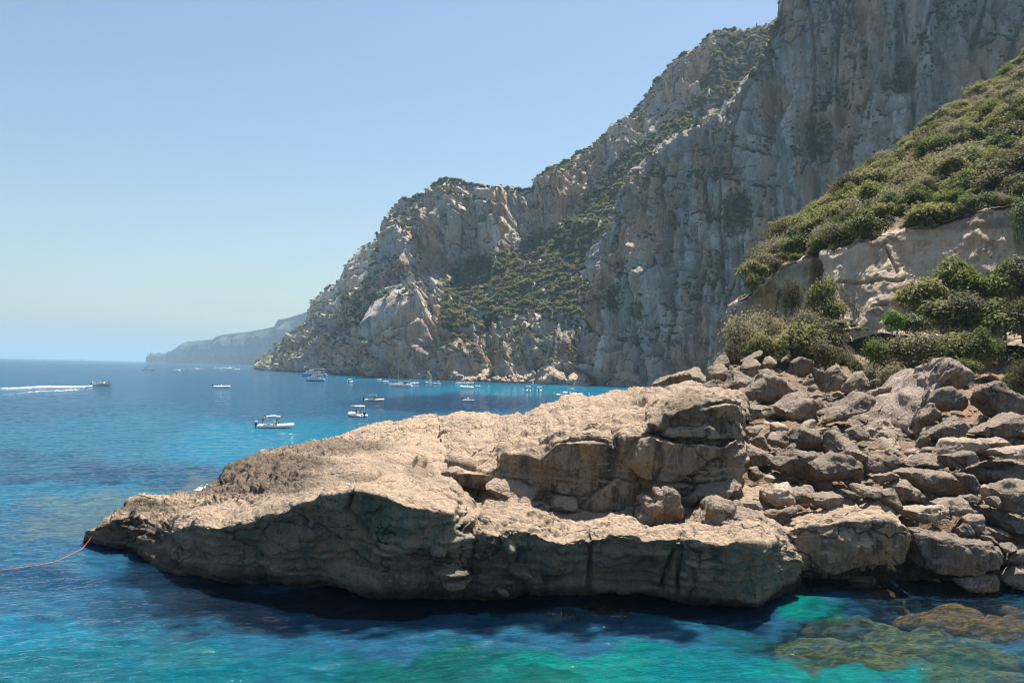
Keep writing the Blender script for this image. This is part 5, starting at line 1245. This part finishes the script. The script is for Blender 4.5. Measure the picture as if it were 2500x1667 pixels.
def sweep(name, mat, pts, rad, parent, sides=10):
    n = len(pts); pts = [Vector(p) for p in pts]; V = []
    for i, p in enumerate(pts):
        t = (pts[min(i + 1, n - 1)] - pts[max(i - 1, 0)]).normalized(); x = t.cross(Vector((0, 0, 1))).normalized(); y = x.cross(t)
        for k in range(sides):
            a = 2 * PI * k / sides; V.append(tuple(p + x * math.cos(a) * rad[i] + y * math.sin(a) * rad[i]))
    Fc = [(i * sides + k, i * sides + (k + 1) % sides, (i + 1) * sides + (k + 1) % sides, (i + 1) * sides + k) for i in range(n - 1) for k in range(sides)]
    me = mesh_from(name, V, Fc); me.materials.append(MB[mat]); return link(name, me, parent)

def hull_mesh(name, mat, L, W, hgt, parent, deep=.35, sheer=.35, z0=0.0, bow=1.0, stern=.85):
    n = 14; rows = []
    for i in range(n):
        s = i / (n - 1); x = -L / 2 + L * s
        w_ = W / 2 * (stern + (1 - stern) * min(1, s * 3)) * (1 - max(0, (s - .45) / .55) ** 2.2 * bow) + .01; zt = z0 + hgt + sheer * max(0, s - .35) ** 2 * 2; zb = z0 - deep * (1 - max(0, (s - .6) / .4) ** 2)
        rows.append([(x, -w_, zt), (x, -w_ * .93, z0 + hgt * .3), (x, -w_ * .6, z0 - deep * .3), (x, 0, zb), (x, w_ * .6, z0 - deep * .3), (x, w_ * .93, z0 + hgt * .3), (x, w_, zt)])
    V = [v for r in rows for v in r]; Fc = [(i * 7 + k, (i + 1) * 7 + k, (i + 1) * 7 + k + 1, i * 7 + k + 1) for i in range(n - 1) for k in range(6)]
    Fc += [(i * 7 + 6, (i + 1) * 7 + 6, (i + 1) * 7, i * 7) for i in range(n - 1)]
    me = mesh_from(name, V, Fc); me.materials.append(MB[mat])
    # transom
    bm = bmesh.new(); bm.from_mesh(me); bm.verts.ensure_lookup_table(); bm.faces.new([bm.verts[k] for k in range(7)]); bm.to_mesh(me); bm.free()
    for p in me.polygons: p.use_smooth = False
    return link(name, me, parent)

def thing(name, px, py, heading, label, cat, group=None, z=0.0):
    """heading: degrees, 0 = bow to the photo's right, 90 = away from the camera"""
    e = bpy.data.objects.new(name, None); C.objects.link(e); p = water(px, py); e.location = (p[0], p[1], z); e.rotation_euler = (0, 0, math.radians(heading))
    tag(e, label, cat, group); return e

def rib(px, py, hd, L, label, canopy='canvas', engine='black', tube='white', hull='grey', cz=1.95, group='inflatable boats in the bay'):
    e = thing('inflatable_boat', px, py, hd, label, 'boat', group); W = L * .37
    r = .055 * L; pts, rad = [], []
    n = 26
    for i in range(n + 1):
        s = i / n * 2 - 1; a = abs(s); y = (W / 2 - r) * (1 if a > .45 else math.sin(a / .45 * PI / 2) ** .75) * (1 if s > 0 else -1); x = -L / 2 + L * (1 - a) if a > .45 else L * (.05 + .45 * math.cos(a / .45 * PI / 2) ** .8)
        pts.append((x, y, r * .9 + max(0, .45 - a) * L * .10)); rad.append(r * (1 if a < .93 else max(.08, (1 - a) / .07)))
    sweep('tube', tube, pts, rad, e, 12)
    hull_mesh('hull', hull, L * .86, W * .72, r * .7, e, deep=.3, sheer=.2)
    part('deck', 'cream', lambda b: box_bm(b, (-.04 * L, 0, r * .95), (L * .72, W * .55, .06)), e)
    part('console', 'white', lambda b: box_bm(b, (0, 0, r + .5), (.55, .7, .85), .08, taper=.8), e)
    part('seat', 'white', lambda b: box_bm(b, (-.16 * L, 0, r + .28), (.6, W * .45, .45), .06), e)
    en = part('outboard', engine, lambda b: box_bm(b, (-L / 2 - .12, 0, r + .55), (.5, .42, .62), .12), e, True)
    part('leg', 'black', lambda b: box_bm(b, (-L / 2 - .12, 0, r - .1), (.22, .16, .8), .03), en)
    if canopy:
        cl, cw = L * .40, W * 1.0
        def cv(b):
            m = 8
            for i in range(m + 1):
                for sgn in (1, -1): b.verts.new((-.04 * L - cl / 2 + cl * i / m, sgn * cw / 2, cz + .16 * math.sin(PI * i / m)))
            b.verts.ensure_lookup_table(); fs = [b.faces.new([b.verts[2 * i], b.verts[2 * i + 1], b.verts[2 * i + 3], b.verts[2 * i + 2]]) for i in range(m)]
            bmesh.ops.solidify(b, geom=fs, thickness=.06)
        part('canopy', canopy, cv, e)
        for sx in (-1, 1):
            for sy in (-1, 1): tubepart('pole', 'metal', [((-.04 * L + sx * .1 * L, sy * cw * .45, r), (-.04 * L + sx * cl * .45, sy * cw * .46, cz), .025, .025)], e)
    return e

def person_mesh(pose):
    J = {'stand': [(0, 0, .95), (0, 0, 1.2), (0, 0, 1.45), (0, .0, 1.55), (0.02, 0, 1.68), (0, .18, 1.42), (.05, .26, 1.15), (.14, .25, .92), (0, -.18, 1.42), (.08, -.27, 1.18), (.2, -.22, 1.0), (0, .1, .9), (.02, .12, .5), (0, .13, .06), (.14, .14, .02), (0, -.1, .9), (.03, -.12, .5), (0, -.13, .06), (.14, -.14, .02)],
         'sit': [(0, 0, .12), (-.02, 0, .4), (-.03, 0, .62), (-.02, 0, .72), (0, 0, .86), (-.03, .18, .6), (.08, .25, .36), (.26, .22, .3), (-.03, -.18, .6), (.1, -.25, .38), (.3, -.2, .3), (.05, .1, .1), (.45, .14, .16), (.52, .14, -.25), (.64, .14, -.28), (.05, -.1, .1), (.45, -.14, .16), (.52, -.14, -.25), (.64, -.14, -.28)],
         'lean': [(0, 0, .92), (.1, 0, 1.15), (.26, 0, 1.34), (.33, 0, 1.42), (.44, 0, 1.5), (.26, .18, 1.3), (.4, .24, 1.05), (.5, .2, .85), (.26, -.18, 1.3), (.42, -.24, 1.08), (.55, -.2, .9), (0, .1, .88), (.04, .12, .48), (0, .13, .06), (.14, .14, .02), (0, -.1, .88), (.06, -.12, .48), (0, -.13, .06), (.14, -.14, .02)]}[pose]
    E = [(0, 1), (1, 2), (2, 3), (3, 4), (2, 5), (5, 6), (6, 7), (2, 8), (8, 9), (9, 10), (0, 11), (11, 12), (12, 13), (13, 14), (0, 15), (15, 16), (16, 17), (17, 18)]
    Rr = [.15, .14, .15, .06, .105, .06, .045, .035, .06, .045, .035, .095, .065, .045, .035, .095, .065, .045, .035]
    me = bpy.data.meshes.new('person'); me.from_pydata(J, E, []); me.update()
    o = bpy.data.objects.new('person', me); C.objects.link(o)
    m = o.modifiers.new('skin', 'SKIN'); me.skin_vertices[0].data[0].use_root = True
    for k, r in enumerate(Rr): me.skin_vertices[0].data[k].radius = (r, r * (1.25 if k in (1, 2) else 1))
    o.modifiers.new('sub', 'SUBSURF').levels = 1; o.modifiers['sub'].render_levels = 1
    dg = bpy.context.evaluated_depsgraph_get(); ev = o.evaluated_get(dg); m2 = bpy.data.meshes.new_from_object(ev); m2.name = 'body'
    bpy.data.objects.remove(o)
    m2.materials.clear(); m2.materials.append(MB['skin'])
    for p in m2.polygons: p.use_smooth = True
    # swimwear: faces round the hips take the second material slot
    m2.materials.append(MB['swim_dark'])
    hz = J[0][2]
    for p in m2.polygons:
        c = p.center
        if abs(c.z - hz + .02) < .14 and abs(c.y) < .24 and abs(c.x - J[0][0]) < .2: p.material_index = 1
    bm = bmesh.new(); bmesh.ops.create_icosphere(bm, subdivisions=2, radius=.118)
    h = bpy.data.meshes.new('hair')
    for v in bm.verts: v.co = Vector(J[4]) + Vector((v.co.x - .02, v.co.y, v.co.z * .9 + .035))
    bm.to_mesh(h); bm.free(); h.materials.append(MB['hair'])
    return m2, h
PM = {k: person_mesh(k) for k in ('stand', 'sit', 'lean')}
def person(boat, lx, ly, lz, rz, pose, label):
    M_ = Matrix.Translation(boat.location) @ Matrix.Rotation(boat.rotation_euler[2], 4, 'Z')
    p = M_ @ Vector((lx, ly, lz))
    e = bpy.data.objects.new('person', None); C.objects.link(e); e.location = p; e.rotation_euler = (0, 0, boat.rotation_euler[2] + math.radians(rz))
    link('body', PM[pose][0], e); link('hair', PM[pose][1], e); tag(e, label, 'person'); return e

b1 = rib(670, 1044, 14, 5.9, 'large white inflatable with a white awning, nearest of all the boats', hull='white')
part('engine_cowl', 'bluegrey', lambda b: box_bm(b, (-3.07, 0, 1.0), (.62, .5, .4), .14), b1, True)
person(b1, -2.0, .3, .42, 20, 'lean', 'bare-chested man bending forward at the stern of the nearest inflatable')
person(b1, .35, .3, .42, 180, 'stand', 'person standing by the console of the nearest inflatable')
person(b1, .7, -.4, .8, 200, 'sit', 'person sitting in front of the console of the nearest inflatable')
b2 = rib(872, 1017, 128, 6.3, 'white inflatable with a flat square awning, its stern turned to the camera', cz=2.3, engine='black')
person(b2, -.3, .4, .4, 0, 'stand', 'dark-clad person under the flat square awning'); person(b2, -1.2, -.2, .8, 90, 'sit', 'person sitting at the stern under the flat square awning')
b3 = rib(912, 979, 10, 6.0, 'cream inflatable with a blue-grey bimini and people crowded at the bow', canopy='bluegrey', tube='cream', cz=1.9)
person(b3, .6, .2, .42, 0, 'stand', 'tanned person standing right of the blue-grey bimini'); person(b3, 1.5, -.3, .7, 170, 'sit', 'tanned person sitting on the bow of the cream inflatable'); person(b3, 1.7, .4, .7, 190, 'sit', 'second tanned person on the cream inflatable\'s bow'); person(b3, .1, -.5, .7, 0, 'sit', 'tanned person sitting under the blue-grey bimini')
b4 = rib(1142, 979, -28, 4.4, 'small grey-blue inflatable without awning in the dark patch of the bay', canopy=None, tube='bluegrey', hull='teal')
person(b4, -.3, 0, .6, 40, 'sit', 'tanned person steering the small grey-blue inflatable'); person(b4, .4, .2, .5, 10, 'sit', 'passenger in the small grey-blue inflatable')
b5 = rib(540, 946, 4, 7.2, 'long low open inflatable with a dark hull, motoring left of the middle', canopy=None, hull='dark')
for k, lx in enumerate((-1.2, 0, 2.0)): person(b5, lx, 0, .8, 0, 'sit', ['rear person sitting in the long low open inflatable', 'middle person sitting in the long low open inflatable', 'front person sitting in the long low open inflatable'][k])
rib(855, 933, 80, 6.5, 'dark-hulled boat with a small white awning seen end on, right of the tour boats', hull='dark', tube='bluegrey')
rib(1290, 955, 95, 6.2, 'left one of two white inflatables with awnings rafted side by side', cz=2.5)
rib(1317, 955, 80, 6.2, 'right one of two white inflatables with awnings rafted side by side', cz=2.3)
rib(1375, 967, 140, 6.4, 'left front inflatable of the cluster of three near the outcrop', canopy='bluegrey')
b6 = rib(1392, 962, 150, 7.0, 'middle inflatable with a tilted white awning in the cluster of three', cz=2.6)
b7 = rib(1404, 964, 5, 6.0, 'right inflatable without awning in the cluster of three', canopy=None)
person(b7, -1, .3, .42, 0, 'stand', 'person standing at the left in the cluster\'s right inflatable'); person(b7, 1, 0, .42, 0, 'stand', 'person standing at the right in the cluster\'s right inflatable')
for i, (x, y, hd, L, cv, lab) in enumerate([(996, 941, -55, 6.5, None, 'white dinghy tied to the stern of the blue-white yacht'), (1011, 936, 20, 6, None, 'open white boat just right of the yacht\'s dinghy'),
        (1048, 935, 150, 5.5, 'bluegrey', 'first inflatable with a grey awning right of the yacht'), (1068, 937, 150, 5.5, 'bluegrey', 'second inflatable with a grey awning right of the yacht'),
        (1123, 936, -10, 7, None, 'white open boat close under the shore left of the motor launch'), (1144, 936, -8, 7, None, 'long slim white boat nearest the shore'), (1141, 947, 160, 8, None, 'rounded white motor inflatable in front of the slim boats'),
        (1160, 944, -20, 6, 'navy', 'small boat with a navy awning and pink hull side'), (578, 902, 8, 9, None, 'white launch far out left of the promontory'), (855, 933.5, 0, 0, None, '')]):
    if L: rib(x, y, hd, L, lab, canopy=cv)

def wake(px0, py0, px1, py1, wpx, name='wake', n=900, seed=0, spread=1.0, size=1.0):
    rng = np.random.default_rng(seed); t = rng.random(n) ** .8
    cx = px0 + (px1 - px0) * t; cyy = py0 + (py1 - py0) * t + 1.2 * np.sin(t * 9)
    wv = wpx * (0.35 + t * spread); yy = cyy + rng.normal(size=n) * wv * .4
    P = water(cx + rng.normal(size=n) * 3, yy); D = P[:, 1]
    s = size * rng.uniform(.5, 1.6, n)[:, None] * (1.3 - t)[:, None] * (D / F)[:, None]
    a = rng.uniform(-.3, .3, n)
    u = np.stack([np.cos(a), np.sin(a), 0 * a], -1) * s * 3.0; v = np.stack([-np.sin(a), np.cos(a), 0 * a + .10], -1) * s * 4
    P[:, 2] = .12 + rng.random(n) * .15 * (1.2 - t)
    V = np.stack([P - u, P + v, P + u, P - v * .6], 1).reshape(-1, 3)
    me = mesh_from(name, V, np.arange(4 * n).reshape(-1, 4), False); me.materials.append(MB['foam']); return tag(link(name, me), kind='stuff')

def speedboat(px, py, hd, L, label, mat='cream', people=0):
    e = thing('motorboat', px, py, hd, label, 'boat', 'motor boats out on the open water')
    h = hull_mesh('hull', mat, L, L * .32, L * .09, e, deep=.1 * L * .5, sheer=L * .12)
    part('cabin', 'cream', lambda b: box_bm(b, (L * .02, 0, L * .15), (L * .3, L * .2, L * .09), L * .02, taper=.8), e)
    part('windscreen', 'window', lambda b: box_bm(b, (L * .1, 0, L * .21), (L * .04, L * .18, L * .05), taper=.8), e)
    tubepart('radar_arch', 'white', [((-L * .35, -L * .13, L * .1), (-L * .42, -L * .12, L * .24), .07, .07), ((-L * .42, -L * .12, L * .24), (-L * .42, L * .12, L * .24), .07, .07), ((-L * .42, L * .12, L * .24), (-L * .35, L * .13, L * .1), .07, .07)], e)
    part('outboard', 'black', lambda b: box_bm(b, (-L * .52, 0, L * .1), (L * .06, L * .06, L * .12), L * .01), e)
    return e
sb = speedboat(248, 941, 6, 8.2, 'cream speedboat racing right with a long white wake at the far left')
sb.rotation_euler[1] = math.radians(-5)
wake(225, 943, 0, 948, 2.6, seed=1, n=900, spread=.8, size=.8); wake(190, 951, 0, 964, 2.5, seed=2, n=150, spread=.8, size=.6)
for k, (x, y, L, lab, wk) in enumerate([(448, 902, 8, 'small speeding boat with a short wake right of the anchored sailboat', 1), (478, 899, 6, 'left one of two dark boats crossing one wake', 0), (489, 898, 7, 'right one of two dark boats crossing one wake', 1), (511, 892, 9, 'tiny dark boat close under the far headland', 0),
        (548, 897.5, 9, 'white motorboat speeding before the far headland', 1), (562, 897, 6, 'little boat behind the speeding white motorboat', 1), (486, 884.5, 22, 'left white yacht moored at the foot of the far headland', 0), (501, 885, 22, 'right white yacht moored at the foot of the far headland', 0),
        (561, 887.5, 30, 'pale yacht half lost in the haze under the far headland', 0), (609, 890.5, 22, 'white yacht left of the promontory\'s rocks', 0), (632, 891, 14, 'small motor cruiser beside the promontory\'s point', 0), (676, 905, 11, 'dark-canopied launch in front of the rounded shore rock', 0), (703, 907, 7, 'dark little boat under the promontory', 0), (728, 907, 9, 'white little boat left of the tour boats', 0),
        (78, 876.3, 45, 'leftmost speck of a ship on the horizon', 0), (163, 878.3, 40, 'second ship from the left on the horizon', 0), (194, 879.3, 60, 'largest dark ship on the horizon', 0), (315, 882.0, 45, 'rightmost speck of a ship on the horizon', 0)]):
    speedboat(x, y, 0 if k % 2 else 8, L, lab, 'dark' if 'dark' in lab or 'speck' in lab or 'ship' in lab else 'white')
    if wk: wake(x - 4, y + .6, x - 26, y + .9, .9, seed=10 + k, n=34, spread=.3, size=.35)
wake(478, 899.6, 500, 899.2, .9, seed=51, n=24, spread=.2, size=.35); wake(560, 897.6, 578, 897.2, .9, seed=52, n=24, spread=.2, size=.35)

def sailboat(px, py, hd, L, mast, label, hullm='white', trim='cream'):
    e = thing('sailing_yacht', px, py, hd, label, 'sailing boat')
    hull_mesh('hull', hullm, L, L * .28, L * .085, e, deep=L * .04, sheer=L * .06)
    part('cabin', trim, lambda b: box_bm(b, (L * .03, 0, L * .11), (L * .38, L * .15, L * .05), L * .012, taper=.85), e)
    mr = .24 if L > 14 else .13
    m = tubepart('mast', 'metal', [((L * .08, 0, L * .08), (L * .08, 0, mast), mr, mr * .7)], e)
    for q in (.45, .72): tubepart('spreader', 'metal', [((L * .08, -1.2, mast * q), (L * .08, 1.2, mast * q), .05, .05)], m)
    tubepart('boom', 'metal', [((L * .08, 0, L * .2), (-L * .35, 0, L * .19), .14, .12)], e)
    tubepart('stay', 'metal', [((L * .08, 0, mast), (L * .5, 0, L * .15), .05, .05), ((L * .08, 0, mast), (-L * .5, 0, L * .12), .04, .04)], e)
    part('sprayhood', 'navy', lambda b: box_bm(b, (-L * .2, 0, L * .16), (L * .12, L * .15, L * .05), L * .015, taper=.8), e)
    return e
sailboat(363, 903, 10, 15, 23, 'lone sailboat with a bare mast anchored off the far headland')
ya = sailboat(977, 943, 172, 13.5, 25, 'blue-white sailing yacht with a tall bare mast moored in front of the pale shore slab', 'white')
part('bimini', 'bluegrey', lambda b: box_bm(b, (-4.4, 0, 2.8), (2.6, 3, .12), .04), ya)
person(ya, 3.2, 0, 1.2, 0, 'stand', 'person on the foredeck of the blue-white yacht')
rib(927, 927, 170, 4.5, 'tiny white dinghy off the shore left of the yacht', canopy=None); rib(941, 931, 10, 4.5, 'white tender with a person left of the yacht\'s bow', canopy=None)

def tourboat(px, py, hd, L, label):
    e = thing('tour_boat', px, py, hd, label, 'boat', 'white tour boats by the promontory')
    hull_mesh('hull', 'blue', L, L * .27, L * .10, e, deep=.4, sheer=L * .05)
    part('gunwale', 'white', lambda b: box_bm(b, (-.02 * L, 0, L * .12), (L * .86, L * .26, L * .025), .03), e)
    cb = part('cabin', 'white', lambda b: box_bm(b, (L * .05, 0, L * .165), (L * .55, L * .2, L * .085), .05), e)
    for k in range(5):
        part('window', 'window', lambda b: box_bm(b, (-L * .14 + k * L * .095, 0, L * .168), (L * .06, L * .204, L * .035)), cb)
    part('upper_deck', 'white', lambda b: box_bm(b, (-L * .08, 0, L * .213), (L * .62, L * .24, L * .01)), e)
    part('wheelhouse', 'white', lambda b: box_bm(b, (L * .12, 0, L * .25), (L * .14, L * .16, L * .06), .04, taper=.9), e)
    part('awning', 'canvas', lambda b: box_bm(b, (-L * .1, 0, L * .30), (L * .5, L * .24, L * .012)), e)
    for sx in (-.33, -.1, .13):
        for sy in (-1, 1): tubepart('post', 'metal', [((sx * L, sy * .11 * L, L * .215), (sx * L, sy * .11 * L, L * .30), .05, .05)], e)
    fl = tubepart('flagpole', 'metal', [((-L * .46, 0, L * .1), (-L * .5, 0, L * .28), .04, .03)], e)
    part('flag', 'flag', lambda b: box_bm(b, (-L * .49, 0, L * .26), (L * .04, .04, L * .035)), fl)
    return e
tourboat(770, 931, 170, 13.5, 'nearer tour boat with a blue hull and white upper deck'); tourboat(768, 919, 175, 24, 'farther tour boat with a long white awning behind the nearer one')

def ball(name, px, py, r, mat, label, cat, zz=.1):
    bm = bmesh.new(); bmesh.ops.create_icosphere(bm, subdivisions=2, radius=r)
    for v in bm.verts: v.co.z *= .9
    r2 = bmesh.ops.create_cone(bm, segments=8, radius1=r * .3, radius2=r * .2, depth=r * .6, cap_ends=True)
    for v in r2['verts']: v.co.z += r
    me = bpy.data.meshes.new(name); bm.to_mesh(me); bm.free(); me.materials.append(MB[mat]); o = link(name, me); p = water(px, py); o.location = (p[0], p[1], zz); tag(o, label, cat)
ball('buoy', 1277, 952, .4, 'white', 'white buoy floating left of the rafted pair of inflatables', 'buoy'); ball('buoy', 1438, 962, .4, 'white', 'white buoy floating right of the cluster of three', 'buoy'); ball('buoy', 1193, 942, .35, 'white', 'white buoy right of the navy-awning boat', 'buoy'); ball('buoy', 1353, 959, .3, 'white', 'small white buoy between the rafted pair and the cluster', 'buoy')

# rope from the rock tip into the sea
def rope():
    a = at(246, 1277, 48.2); segs = []
    pts = [a + np.array([.05, 0, .05])]
    for x, y, z in [(232, 1296, 1.1), (215, 1322, .55), (200, 1340, .25), (180, 1353, .1), (160, 1362, .06), (130, 1374, .05), (95, 1381, .05), (60, 1386, .05), (20, 1391, .05), (-40, 1399, .05), (-110, 1402, .05)]:
        p = water(x, y) if z < .2 else at(x, y, np.interp(x, [180, 246], [float(water(180, 1353)[1]), 48.2])); p = np.array(p)
        if z < .2: p[2] = z
        pts.append(p)
    me = None
    sweep('mooring_rope', 'rope', [tuple(p) for p in pts], [.014] * len(pts), None, 6)
    o = bpy.data.objects['mooring_rope']; tag(o, 'orange rope running from the rock tip down into the sea at the left', 'rope')
rope()

# gulls
def gull(px, py, D, label, fly=False, s=1.0):
    e = bpy.data.objects.new('gull', None); C.objects.link(e); e.location = tuple(at(px, py, D)); e.scale = (s, s, s); tag(e, label, 'bird')
    def body(b):
        bmesh.ops.create_icosphere(b, subdivisions=3, radius=1.0)
        for v in b.verts:
            x = v.co.x; v.co = Vector((x * .28 - .02, v.co.y * .10 * (1 - .3 * x), v.co.z * .10 * (1 - .25 * x) + .22 + .05 * x))
        r = bmesh.ops.create_icosphere(b, subdivisions=2, radius=.065)
        for v in r['verts']: v.co += Vector((.27, 0, .37))
        r = bmesh.ops.create_cone(b, segments=8, radius1=.06, radius2=.045, depth=.16, cap_ends=True)
        for v in r['verts']: v.co = Matrix.Rotation(.5, 3, 'Y') @ v.co + Vector((.23, 0, .30))
    bd = part('body', 'white', body, e, True)
    part('beak', 'flag', lambda b: box_bm(b, (.36, 0, .36), (.08, .02, .02)), e)
    for sy in (-1, 1):
        if fly: part('wing', 'bluegrey', lambda b: box_bm(b, (0, sy * .4, .3), (.16, .75, .02)), e)
        else: part('wing', 'bluegrey', lambda b: box_bm(b, (-.08, sy * .085, .25), (.4, .03, .11), .012), e)
        if not fly: tubepart('leg', 'flag', [((.02, sy * .04, .14), (.02, sy * .04, -.02), .012, .012)], e)
    return e
gull(1014, 1024, 78.4, 'white gull standing on the back ridge of the shelf', s=1.15)
gull(1771, 820, 150, 'white gull gliding before the cliff left of the thicket', True); gull(1754, 866, 150, 'second gull gliding lower before the cliff', True)

# surf foam where swell meets the shelf's far corner
def foam(pts, n, seed, s=.05, sy=.6):
    rng = np.random.default_rng(seed); P = []
    k = rng.integers(0, len(pts) - 1, n); t = rng.random(n); A = np.array(pts, float)
    q = A[k] * (1 - t)[:, None] + A[k + 1] * t[:, None]
    P = water(q[:, 0] + rng.normal(size=n) * 3, q[:, 1] + rng.normal(size=n) * sy * 4); P[:, 2] = .12 + rng.random(n) * .08
    a = rng.uniform(-.5, .5, n); sz = s * rng.uniform(.5, 2, n)[:, None]
    u = np.stack([np.cos(a), np.sin(a), 0 * a], -1) * sz * 2; v = np.stack([-np.sin(a), np.cos(a), 0 * a], -1) * sz * 1.3
    me = mesh_from('surf_foam', np.stack([P - u, P + v, P + u, P - v], 1).reshape(-1, 3), np.arange(4 * n).reshape(-1, 4), False); me.materials.append(MB['foam']); tag(link('surf_foam', me), kind='stuff')
foam([(555, 1178), (535, 1186), (510, 1192), (480, 1200)], 240, 3); foam([(262, 1322), (240, 1322), (225, 1318)], 160, 4, .03)

# ------------------------------------------------------------------ haze
def haze():
    bm = bmesh.new(); bmesh.ops.create_cube(bm, size=1.0)
    for v in bm.verts: v.co = Vector((v.co.x * 70000, v.co.y * 70000, (v.co.z + .5) * 431 - 6))
    me = bpy.data.meshes.new('haze'); bm.to_mesh(me); bm.free()
    m = bpy.data.materials.new('haze_air'); m.use_nodes = True; t = m.node_tree; t.nodes.clear()
    o = t.nodes.new('ShaderNodeOutputMaterial'); v = t.nodes.new('ShaderNodeVolumePrincipled'); v.inputs['Color'].default_value = (.38, .56, .70, 1); v.inputs['Density'].default_value = 1.05e-4; v.inputs['Anisotropy'].default_value = .2
    t.links.new(v.outputs[0], o.inputs['Volume']); me.materials.append(m); tag(link('haze', me), kind='stuff')
haze()
